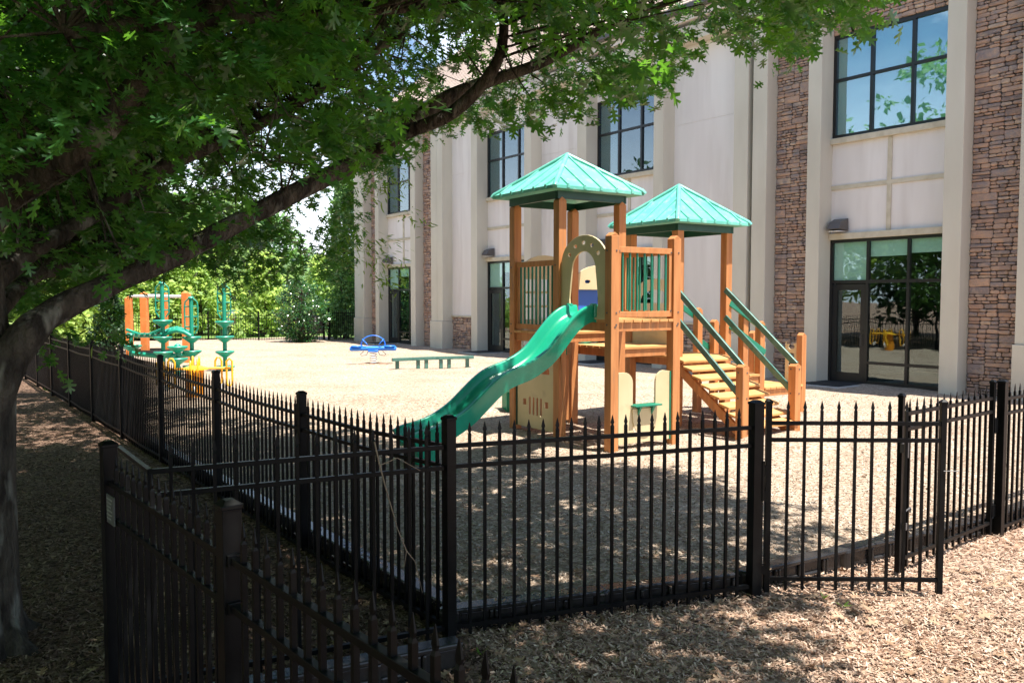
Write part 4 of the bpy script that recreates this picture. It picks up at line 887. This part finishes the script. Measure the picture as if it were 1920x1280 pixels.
# ------------------------------------------------------------------ foliage
LT = []
def leaf_template(kind):
    if kind == 'oak':
        core = [(0, .0), (.05, .10), (.10, .34), (.09, .58), (.07, .80), (0, 1.0), (-.07, .80), (-.09, .58), (-.10, .34), (-.05, .10)]
        v = [(x, y) for x, y in core]; tris = [(0, 1, 9), (1, 2, 9), (9, 2, 8), (2, 3, 8), (8, 3, 7), (3, 4, 7), (7, 4, 6), (4, 5, 6)]
        for sgn in (1, -1):
            for (y0, y1, tx, ty, tx2, ty2) in ((.12, .30, .26, .22, .20, .30), (.36, .54, .43, .50, .34, .60), (.60, .76, .30, .80, .20, .86)):
                i = len(v); xb = .085
                v += [(sgn * .07, y0), (sgn * xb, y1), (sgn * tx, ty), (sgn * tx2, ty2)]
                tris += [(i, i + 2, i + 3), (i, i + 3, i + 1)] if sgn > 0 else [(i, i + 3, i + 2), (i, i + 1, i + 3)]
        v = np.array([(x, y, .22 * abs(x) - .18 * y * y) for x, y in v])
    elif kind == 'narrow':
        v = np.array([(0, 0, 0), (.09, .35, .02), (.07, .7, -.03), (0, 1, -.12), (-.07, .7, -.03), (-.09, .35, .02)]); tris = [(0, 1, 5), (1, 2, 5), (5, 2, 4), (2, 3, 4)]
    else:
        v = np.array([(0, 0, 0), (.30, .45, .06), (0, 1, -.1), (-.30, .45, .06)]); tris = [(0, 1, 3), (1, 2, 3)]
    return v, np.array(tris)
def leaves(pos, ydir, nrm, size, kind):
    """pos (n,3), ydir tip direction, nrm up direction -> verts, tri indices"""
    T, tr = leaf_template(kind); n = len(pos)
    y = ydir / (np.linalg.norm(ydir, axis=1, keepdims=True) + 1e-9)
    x = np.cross(y, nrm); x /= (np.linalg.norm(x, axis=1, keepdims=True) + 1e-9); z = np.cross(x, y)
    V = pos[:, None, :] + size[:, None, None] * (T[None, :, 0:1] * x[:, None] + T[None, :, 1:2] * y[:, None] + T[None, :, 2:3] * z[:, None])
    F_ = (tr[None] + (np.arange(n) * len(T))[:, None, None]).reshape(-1)
    return V.reshape(-1, 3), F_
def spray(centers, dirs, nl, length, lsize, kind, jitter=.06, droop=.25):
    """leaves set along short drooping twigs"""
    n = len(centers); s = rng.uniform(0, 1, (n, nl)); d = dirs / np.linalg.norm(dirs, axis=1, keepdims=True)
    p = centers[:, None] + d[:, None] * (s * length)[..., None]; p[..., 2] -= droop * s ** 2 * length
    p += rng.normal(0, jitter, p.shape)
    ld = d[:, None] * .6 + rng.normal(0, .62, p.shape); ld[..., 2] = ld[..., 2] * .5 - .28
    nm = np.stack([rng.normal(0, .45, (n, nl)), rng.normal(0, .45, (n, nl)), np.ones((n, nl))], -1)
    sz = rng.uniform(.7, 1.2, (n, nl)) * lsize
    return leaves(p.reshape(-1, 3), ld.reshape(-1, 3), nm.reshape(-1, 3), sz.reshape(-1), kind)
def tree(name, p, h, r, m, label, cat='tree', group=None, ncl=260, nl=26, lsz=.30, zb=.15, kind='quad', shape='round', trunk=.16, clr=.55):
    """tapered trunk, limbs and a crown of leaf clumps with gaps; shape: round / cone / column"""
    t = thing(name, p, rng.uniform(0, 6), label, cat, group)
    u_ = rng.uniform(0, 1, ncl); a = rng.uniform(0, 2 * np.pi, ncl); zf = rng.uniform(zb, 1, ncl)
    if shape == 'round': prof_ = np.sqrt(np.clip(1 - ((zf - (zb + 1) / 2) / ((1 - zb) / 2 + .02)) ** 2, .02, 1))
    elif shape == 'cone': prof_ = np.clip((1 - zf) / (1 - zb), .03, 1) ** .75
    else: prof_ = np.clip(1 - zf ** 6, .15, 1)
    lob = 1 + .22 * np.sin(a * 3 + zf * 7 + rng.uniform(0, 6)) + .15 * np.sin(a * 5 - zf * 11)
    rad = r * prof_ * lob * (.45 + .55 * np.sqrt(u_))
    c = np.stack([rad * np.cos(a), rad * np.sin(a), zf * h], -1)
    k_ = rng.normal(0, 1, (ncl, nl, 3)); k_ /= np.linalg.norm(k_, axis=2, keepdims=True) + 1e-9
    k_ *= (rng.uniform(0.15, 1, (ncl, nl, 1)) ** .5) * clr * rng.uniform(.6, 1.25, (ncl, 1, 1)); k_[..., 2] *= .62
    pp = (c[:, None] + k_).reshape(-1, 3)
    pp[:, 2] = np.maximum(pp[:, 2], .05)
    ld = k_.reshape(-1, 3) + rng.normal(0, .3, pp.shape); nm = np.stack([rng.normal(0, .6, len(pp)), rng.normal(0, .6, len(pp)), np.ones(len(pp))], -1)
    V, F_ = leaves(pp, ld, nm, rng.uniform(.6, 1.3, len(pp)) * lsz, kind)
    npmesh('crown', V, F_, 3, m, parent=t)
    b = MB(); tr_ = trunk
    b.tube([(0, 0, -.3), (0, 0, .1), (.02 * h, 0, h * .35), (-.01 * h, .01 * h, h * .7), (0, 0, h * .93)], [tr_ * 1.4, tr_, tr_ * .75, tr_ * .4, tr_ * .1], 8)
    for i in range(0, ncl, max(1, ncl // 26)):
        q_ = c[i]; z0_ = max(h * zb * .6, q_[2] - .5 * math.hypot(q_[0], q_[1])); b.tube([(0, 0, z0_), (q_[0] * .5, q_[1] * .5, lerp(z0_, q_[2], .6)), tuple(q_)], [tr_ * .35, tr_ * .2, tr_ * .06], 5)
    b.obj('trunk', M['bark2'], t, smooth=60)
    return t
FBr, FMi, FDk = M['fol_bright'], M['fol_mid'], M['fol_dark']
def tp(x, Y): v_ = A(x, 560, Y); v_.z = -.05; return v_
tree('evergreen_tree', tp(648, 45.5), 9.6, .8, FMi, 'tall narrow dark evergreen touching the far end of the building', ncl=420, nl=40, lsz=.20, zb=.02, shape='column', clr=.42)
tree('flowering_bush', tp(566, 42.2), 3.1, 1.25, M['fol_gloss'], 'rounded glossy-leaved bush growing through the far fence', cat='bush', ncl=170, nl=26, lsz=.16, zb=.05, clr=.38)
brs = [(498, 50, 4.8, 1.8, FBr, 'pale green young tree left of the glossy bush'), (545, 54, 4.2, 1.8, M['fol_grey'], 'low pale green tree directly behind the glossy bush'), (455, 56, 3.4, 1.7, FBr, 'small bright green tree above the parked cars'),
       (375, 52, 6.6, 2.3, FBr, 'bright green tree behind the right orange post'), (340, 60, 8.2, 3.0, FMi, 'taller green tree behind the climbing frame'), (300, 50, 5.8, 2.3, FBr, 'bright tree seen between the orange posts'), (255, 54, 6.5, 2.6, FBr, 'bright tree above the left end of the silver bar'),
       (200, 48, 5.0, 2.5, FBr, 'low bright tree above the long left fence'), (140, 42, 4.6, 2.2, FBr, 'low bright tree over the far part of the left fence'), (85, 38, 4.4, 2.0, FBr, 'leftmost bright tree beside the oak trunk'),
       (605, 62, 5.4, 1.8, FBr, 'bright tree left of the tall evergreen')]
for x, Y_, h, r, m, lb in brs: tree('broadleaf_tree', tp(x, Y_), h, r, m, lb, group='young trees beyond the fences', ncl=190, nl=26, lsz=.34, shape='cone' if h > 4 else 'round', zb=.06, clr=.6)
fars = [(440, 88, 11.5, 'dark tall tree far behind the climbing pole'), (500, 96, 11.5, 'far mid-green tree rising behind the pale young tree'), (395, 84, 12.5, 'far tree behind the bright tree on the right of the posts'), (560, 100, 7.5, 'far tree below the patch of white sky'), (625, 92, 6.0, 'far tree beside the tall evergreen'),
        (330, 90, 13, 'far tree high behind the climbing frame'), (260, 86, 12.5, 'far tree behind the left orange posts'), (190, 80, 12, 'far tree above the left fence'), (110, 74, 12, 'far tree partly hidden by the low limb'), (40, 66, 12, 'far tree at the left edge behind the oak')]
for i, (x, Y_, h, lb) in enumerate(fars): tree('woodland_tree', tp(x, Y_), h, h * .42, (FDk, FMi, M['fol_grey'])[i % 3], lb, group='far woodland trees', ncl=240, nl=24, lsz=.62, zb=.04, clr=1.3, trunk=.25)
tree('evergreen_shrub', tp(206, 34), 2.5, .75, FDk, 'dark pointed evergreen shrub left of the orange posts', cat='shrub', ncl=120, nl=30, lsz=.16, zb=.03, shape='cone', clr=.3)
# wood at the left, seen reflected in the windows and at the frame edge
for i, (x, y, h) in enumerate([(-18.5, 13.2, 16), (-22, 22, 12), (-24, 30, 11), (-16, 9, 12), (-20, 3, 12), (-27, 14, 12), (-14, -6, 10), (-6, -14, 10)]):
    tree('shade_tree', Vector((x, y, -.2)), h, h * .38, (FMi, FBr, FDk)[i % 3], 'tall leafy tree standing outside the left fence', group='trees outside the left fence', ncl=200, nl=24, lsz=.45, zb=.12, clr=1.0, trunk=.22)

# ------------------------------------------------------------------ the oak overhead
oak = thing('oak_tree', (0, 0, 0), 0, 'big oak at the left edge, its dark leafy limbs hanging across the top', 'tree')
bx, by = -3.78, 5.5
oak.location = (bx, by, -.2); OL = Vector((-bx, -by, .2))
def lo3(p): return Vector(p) + OL
limbs = []
def limb(pts, name='limb'):
    P_ = [(A(x, y, Y_), r_) for x, y, Y_, r_ in pts]
    # catmull subdivision
    Q = []
    for i in range(len(P_) - 1):
        p0 = P_[max(i - 1, 0)]; p1 = P_[i]; p2 = P_[i + 1]; p3 = P_[min(i + 2, len(P_) - 1)]
        for t_ in (0, .25, .5, .75):
            v_ = .5 * (2 * p1[0] + (p2[0] - p0[0]) * t_ + (2 * p0[0] - 5 * p1[0] + 4 * p2[0] - p3[0]) * t_ ** 2 + (3 * p1[0] - p0[0] - 3 * p2[0] + p3[0]) * t_ ** 3)
            Q.append((v_, lerp(p1[1], p2[1], t_) * random.uniform(.93, 1.08)))
    Q.append(P_[-1]); limbs.append([q_[0] for q_ in Q])
    b = MB(); b.tube([lo3(q_[0]) for q_ in Q], [q_[1] * .88 for q_ in Q], 14); b.obj(name, M['bark'], oak, smooth=80)
b = MB(); tk = [(-.05, 0, -.2), (-.03, .0, .1), (0, 0, .5), (.02, 0, 1.2), (.03, .02, 1.8), (-.03, .05, 2.6), (-.1, 0, 3.6), (-.2, .1, 5.0), (-.3, .2, 7.0)]
b.tube(tk, [.56, .44, .39, .37, .37, .34, .28, .2, .1], 18)
for a in (0, 1.0, 2.1, 3.3, 4.3, 5.4): b.tube([(.25 * math.cos(a), .25 * math.sin(a), .25), (.42 * math.cos(a), .42 * math.sin(a), .02), (.65 * math.cos(a), .65 * math.sin(a), -.1)], [.14, .09, .03], 8)
b.obj('trunk', M['bark'], oak, smooth=80)
limb([(-60, 820, 5.5, .22), (-10, 720, 5.5, .16), (50, 628, 5.6, .13), (110, 580, 5.8, .108), (220, 528, 6.1, .092), (330, 478, 6.4, .092), (450, 415, 6.8, .088), (560, 358, 7.2, .088), (700, 286, 7.7, .085), (780, 225, 8.0, .085), (850, 178, 8.3, .08), (925, 150, 8.6, .07), (1030, 112, 8.8, .055), (1130, 55, 9.0, .05), (1260, 2, 9.2, .04), (1380, -40, 9.4, .03)])
limb([(700, 286, 7.7, .05), (760, 250, 7.4, .07), (850, 210, 7.3, .065), (925, 130, 7.3, .055), (945, 50, 7.2, .045), (930, -40, 7.2, .04)])
limb([(-70, 470, 5.3, .2), (0, 378, 5.2, .12), (110, 312, 5.1, .10), (190, 245, 5.1, .092), (265, 150, 5.1, .085), (320, 85, 5.2, .075), (400, 10, 5.3, .06), (470, -60, 5.4, .05)])
limb([(-60, 560, 5.6, .13), (60, 470, 6.2, .08), (180, 400, 6.8, .075), (300, 318, 7.4, .085), (400, 270, 7.9, .075), (520, 215, 8.4, .06), (640, 140, 8.8, .05), (760, 60, 9.1, .04)])
limb([(-60, 640, 5.6, .10), (60, 520, 6.6, .065), (150, 500, 7.6, .07), (280, 470, 8.6, .05)])
limb([(120, 60, 4.6, .05), (330, 42, 4.8, .045), (560, 30, 5.1, .035), (760, 20, 5.4, .02)])
limb([(470, -60, 5.4, .05), (800, -260, 6.5, .07), (1150, -330, 7.5, .06), (1450, -200, 8.0, .045), (1560, -60, 8.2, .03), (1600, 60, 8.2, .015)])
# crown: sprays through the crown's volume
shadow_poly = [(2.7, 8.4), (1.8, 6.6), (1.7, 5.0), (1.3, 3.2), (3.0, 0), (2, -6), (-14, -8), (-18, 8), (-17, 24), (-10, 21), (-7, 16.5), (-4.2, 14.2), (-1.6, 12.4), (.2, 11.3), (1.6, 10.4), (2.6, 9.6)]
def inpoly(x, y, poly):
    c = np.zeros(len(x), bool); j = len(poly) - 1
    for i in range(len(poly)):
        xi, yi = poly[i]; xj, yj = poly[j]
        c ^= ((yi > y) != (yj > y)) & (x < (xj - xi) * (y - yi) / (yj - yi + 1e-12) + xi); j = i
    return c
LBX = [-200, 0, 60, 130, 200, 260, 330, 400, 470, 540, 600, 660, 700, 760, 800, 860, 930, 1000, 1060, 1110, 1160, 1210, 1250, 1275, 1300, 1340, 1390, 1440, 1480, 1530, 1580, 1620, 1660, 1700, 1760, 3000]
LBY = [620, 600, 590, 575, 555, 540, 520, 500, 480, 470, 440, 390, 350, 330, 285, 262, 255, 245, 240, 225, 215, 215, 200, 170, 120, 95, 85, 125, 128, 110, 95, 75, 35, -10, -60, -60]
def crown_filter(c, pad=0):
    x, y, Z = PX(c); lb = np.interp(x, LBX, LBY) - pad
    vis = (Z > .3) & (x > -150) & (x < 2100)
    gx, gy = c[:, 0] - .27 * c[:, 2], c[:, 1] + .20 * c[:, 2]
    n_ = .6 * noise2(gx, gy, 1.6)
    ok = inpoly(gx + n_ * .5, gy + n_ * .4, shadow_poly) & (~vis | (y < lb))
    return ok, vis, x, y, Z
# (a) the part over the view
def mk_dirs(cc):
    out_ = cc[:, :2] - np.array([bx, by]); dirs = np.concatenate([out_ / (np.linalg.norm(out_, axis=1, keepdims=True) + .1), rng.normal(-.15, .25, (len(cc), 1))], 1)
    dirs[:, :2] += rng.normal(0, .55, (len(cc), 2)); return dirs / np.linalg.norm(dirs, axis=1, keepdims=True)
n = 24000
py = rng.uniform(-420, 610, n); px = rng.uniform(-150, 1750, n); Yd = rng.uniform(4.2, 12, n)
a_ = (px - 960) / F_PX; u_ = (640 - py) / F_PX; dy = cp + u_ * sp; dz = -sp + u_ * cp; t_ = Yd / dy
c = np.stack([a_ * t_, Yd, H + dz * t_], -1); dc = mk_dirs(c)
ok, vis, x, y, Z = crown_filter(c, 8)
tip = c + dc * .46; tip[:, 2] -= .13
xt, yt, Zt = PX(tip); ok &= (yt < np.interp(xt, LBX, LBY) - 6) | (Zt < .3)
ok &= (c[:, 2] > 1.9) & (c[:, 2] < 7.4)
clump = noise2(c[:, 0] * 1.9 + c[:, 2], c[:, 1] * 1.6 - c[:, 2] * 1.3, 1.3)
ok &= (clump > -.26) | (rng.uniform(0, 1, n) < .15)
# keep the limbs in sight: few leaves grow on their near side
lim = np.array([list(p) for l_ in limbs[:4] for p in l_]); lx_, ly_, lz_ = PX(lim)
mid = c + dc * .25; xm, ym, Zm = PX(mid)
for qx, qy, qz in zip(lx_, ly_, lz_):
    rr_ = np.hypot(xm - qx, (ym - qy)); ok &= ~((rr_ < 54) & (Zm < qz + .2) & (rng.uniform(0, 1, n) < .90))
ok &= ~((x > 600) & (x < 1120) & (y > -20) & (y < 190) & (rng.uniform(0, 1, n) < .55)); ok &= ~((x > 1120) & (rng.uniform(0, 1, n) < .35))
ok &= ~((x > 300) & (x < 660) & (y > 270) & (y < 420) & (rng.uniform(0, 1, n) < .62))
ok &= (rng.uniform(0, 1, n) < np.where(Yd < 6.5, .45, .75))
ca = c[ok]; da = dc[ok]
# (b) the roof of leaves above and behind the view (it casts the shade)
n = 12000; c = np.stack([rng.uniform(-15, 4.5, n), rng.uniform(-7, 20, n), rng.uniform(4.6, 8.5, n)], -1)
ok, vis, x, y, Z = crown_filter(c, 40); ok &= ~(vis & (y > 0) & (Z < 14)); ok &= np.linalg.norm(c - np.array([0, 0, H]), axis=1) > 2.2
gxx, gyy = c[:, 0] - .27 * c[:, 2], c[:, 1] + .2 * c[:, 2]; clump = noise2(gxx * 1.5 + 3, gyy * 1.3, 1.2); ok &= (clump > np.where(gxx > -2.2, np.where(gyy < 9.5, -.52, -.30), -.68))
cb_ = c[ok]
db = mk_dirs(cb_)
va, fa_ = spray(ca, da, 17, .46, .125, 'oak', .055)
vb, fb_ = spray(cb_, db, 12, .75, .21, 'oak')
print('sprays', len(ca), len(cb_))
V = np.concatenate([va, vb]) - np.array([bx, by, -.2]); Fx = np.concatenate([fa_, fb_ + len(va)])
npmesh('crown', V, Fx, 3, M['leaf'], parent=oak)
# twigs linking sprays to limbs
lp_ = np.array([list(p) for l_ in limbs for p in l_]); b = MB()
for i in range(0, len(ca), 4):
    c_ = ca[i]; dd_ = np.linalg.norm(lp_ - c_, axis=1); j = int(np.argsort(dd_)[random.randint(0, 5)])
    if dd_[j] > 3.2: continue
    p0 = Vector(lp_[j]); p1 = Vector(c_); mid = p0.lerp(p1, .5) + Vector((random.uniform(-.15, .15), random.uniform(-.15, .15), random.uniform(.0, .25)))
    e_ = p1 + Vector(da[i]).normalized() * .42 - Vector((0, 0, .08)); b.tube([lo3(p0), lo3(mid), lo3(p1), lo3(e_)], [.011, .008, .005, .002], 4, cap=False)
b.obj('twig', M['bark'], oak, recalc=False)
cc = []
for x, y, Y_ in [(398, 450, 8.3), (408, 480, 8.3), (412, 500, 8.3), (470, 455, 8.6), (500, 470, 8.6), (540, 455, 8.8), (575, 450, 9), (600, 430, 9), (625, 405, 9), (650, 380, 9.2), (610, 465, 9.2), (585, 480, 9.2), (640, 435, 9.2), (665, 360, 9.2), (200, 575, 7), (120, 600, 6.8), (60, 590, 6.5)]:
    for k_ in range(2): cc.append(A(x + random.uniform(-16, 16), y + random.uniform(-16, 16), Y_ + random.uniform(-.3, .3)))
cc = np.array([list(p) for p in cc]); dirs = np.stack([rng.uniform(-.3, .8, len(cc)), rng.normal(0, .4, len(cc)), rng.uniform(-.8, -.1, len(cc))], -1)
v1, f1 = spray(cc, dirs, 15, .36, .11, 'oak', .05, .3)
npmesh('hanging_leaves', v1 - np.array([bx, by, -.2]), f1, 3, M['leaf'], parent=oak)
# thin pale sprays low at the far edge of the crown
cc = []
for x, y, Y_ in [(655, 350, 9.5), (690, 300, 9.6), (700, 345, 9.4), (735, 320, 9.5), (752, 400, 9.5), (672, 470, 9.6), (700, 470, 9.5), (715, 440, 9.5), (660, 420, 9.8), (640, 450, 9.8), (600, 470, 9.8), (575, 440, 9.6), (690, 520, 9.5), (712, 515, 9.4), (400, 470, 8.5), (412, 510, 8.5), (405, 540, 8.5), (480, 480, 8.8), (545, 470, 9), (610, 425, 9.3), (630, 480, 9.5), (140, 560, 7), (60, 555, 7)]:
    for k_ in range(2): cc.append(A(x + random.uniform(-12, 12), y + random.uniform(-14, 14), Y_))
cc = np.array([list(p) for p in cc]); dirs = np.stack([rng.uniform(.2, 1, len(cc)), rng.normal(0, .3, len(cc)), rng.uniform(-.3, .08, len(cc))], -1)
v1, f1 = spray(cc, dirs, 20, .34, .10, 'narrow', .045, .3)
npmesh('hanging_leaves', v1 - np.array([bx, by, -.2]), f1, 3, M['leafpale'], parent=oak)
# dead oak leaves on the ground near the fence
n = 600; xx = rng.uniform(-3, 4.5, n); yy = rng.uniform(3.6, 7.2, n)
pos = np.stack([xx, yy, gz(xx, yy) + .02], -1); a = rng.uniform(0, 6.28, n)
v1, f1 = leaves(pos, np.stack([np.cos(a), np.sin(a), rng.normal(.1, .25, n)], -1), np.stack([rng.normal(0, .4, n), rng.normal(0, .4, n), np.ones(n)], -1), rng.uniform(.07, .13, n), 'oak')
npmesh('leaf_litter', v1, f1, 3, M['litter'], label='dead oak leaves lying on the ground near the front fence', kind='stuff')
for x, y in ((1460, 1090), (1545, 1120), (1580, 1135), (900, 1225), (1440, 1100)):
    p = G(x, y, -.19); n = 5; a = rng.uniform(0, 6.28, n)
    v1, f1 = leaves(np.tile(np.array([[p.x, p.y, -.2]]), (n, 1)), np.stack([np.cos(a), np.sin(a), rng.uniform(.5, 1.2, n)], -1), np.tile([[0, 0, 1.0]], (n, 1)) + rng.normal(0, .3, (n, 3)), rng.uniform(.05, .09, n), 'narrow')
    npmesh('weed', v1, f1, 3, M['leafpale'], label='tiny green weed sprouting near the gate on the sunlit ground' if x > 1000 else 'tiny green weed near the rounded loose timber', cat='weed', group='weeds near the gate' if x > 1000 else None)
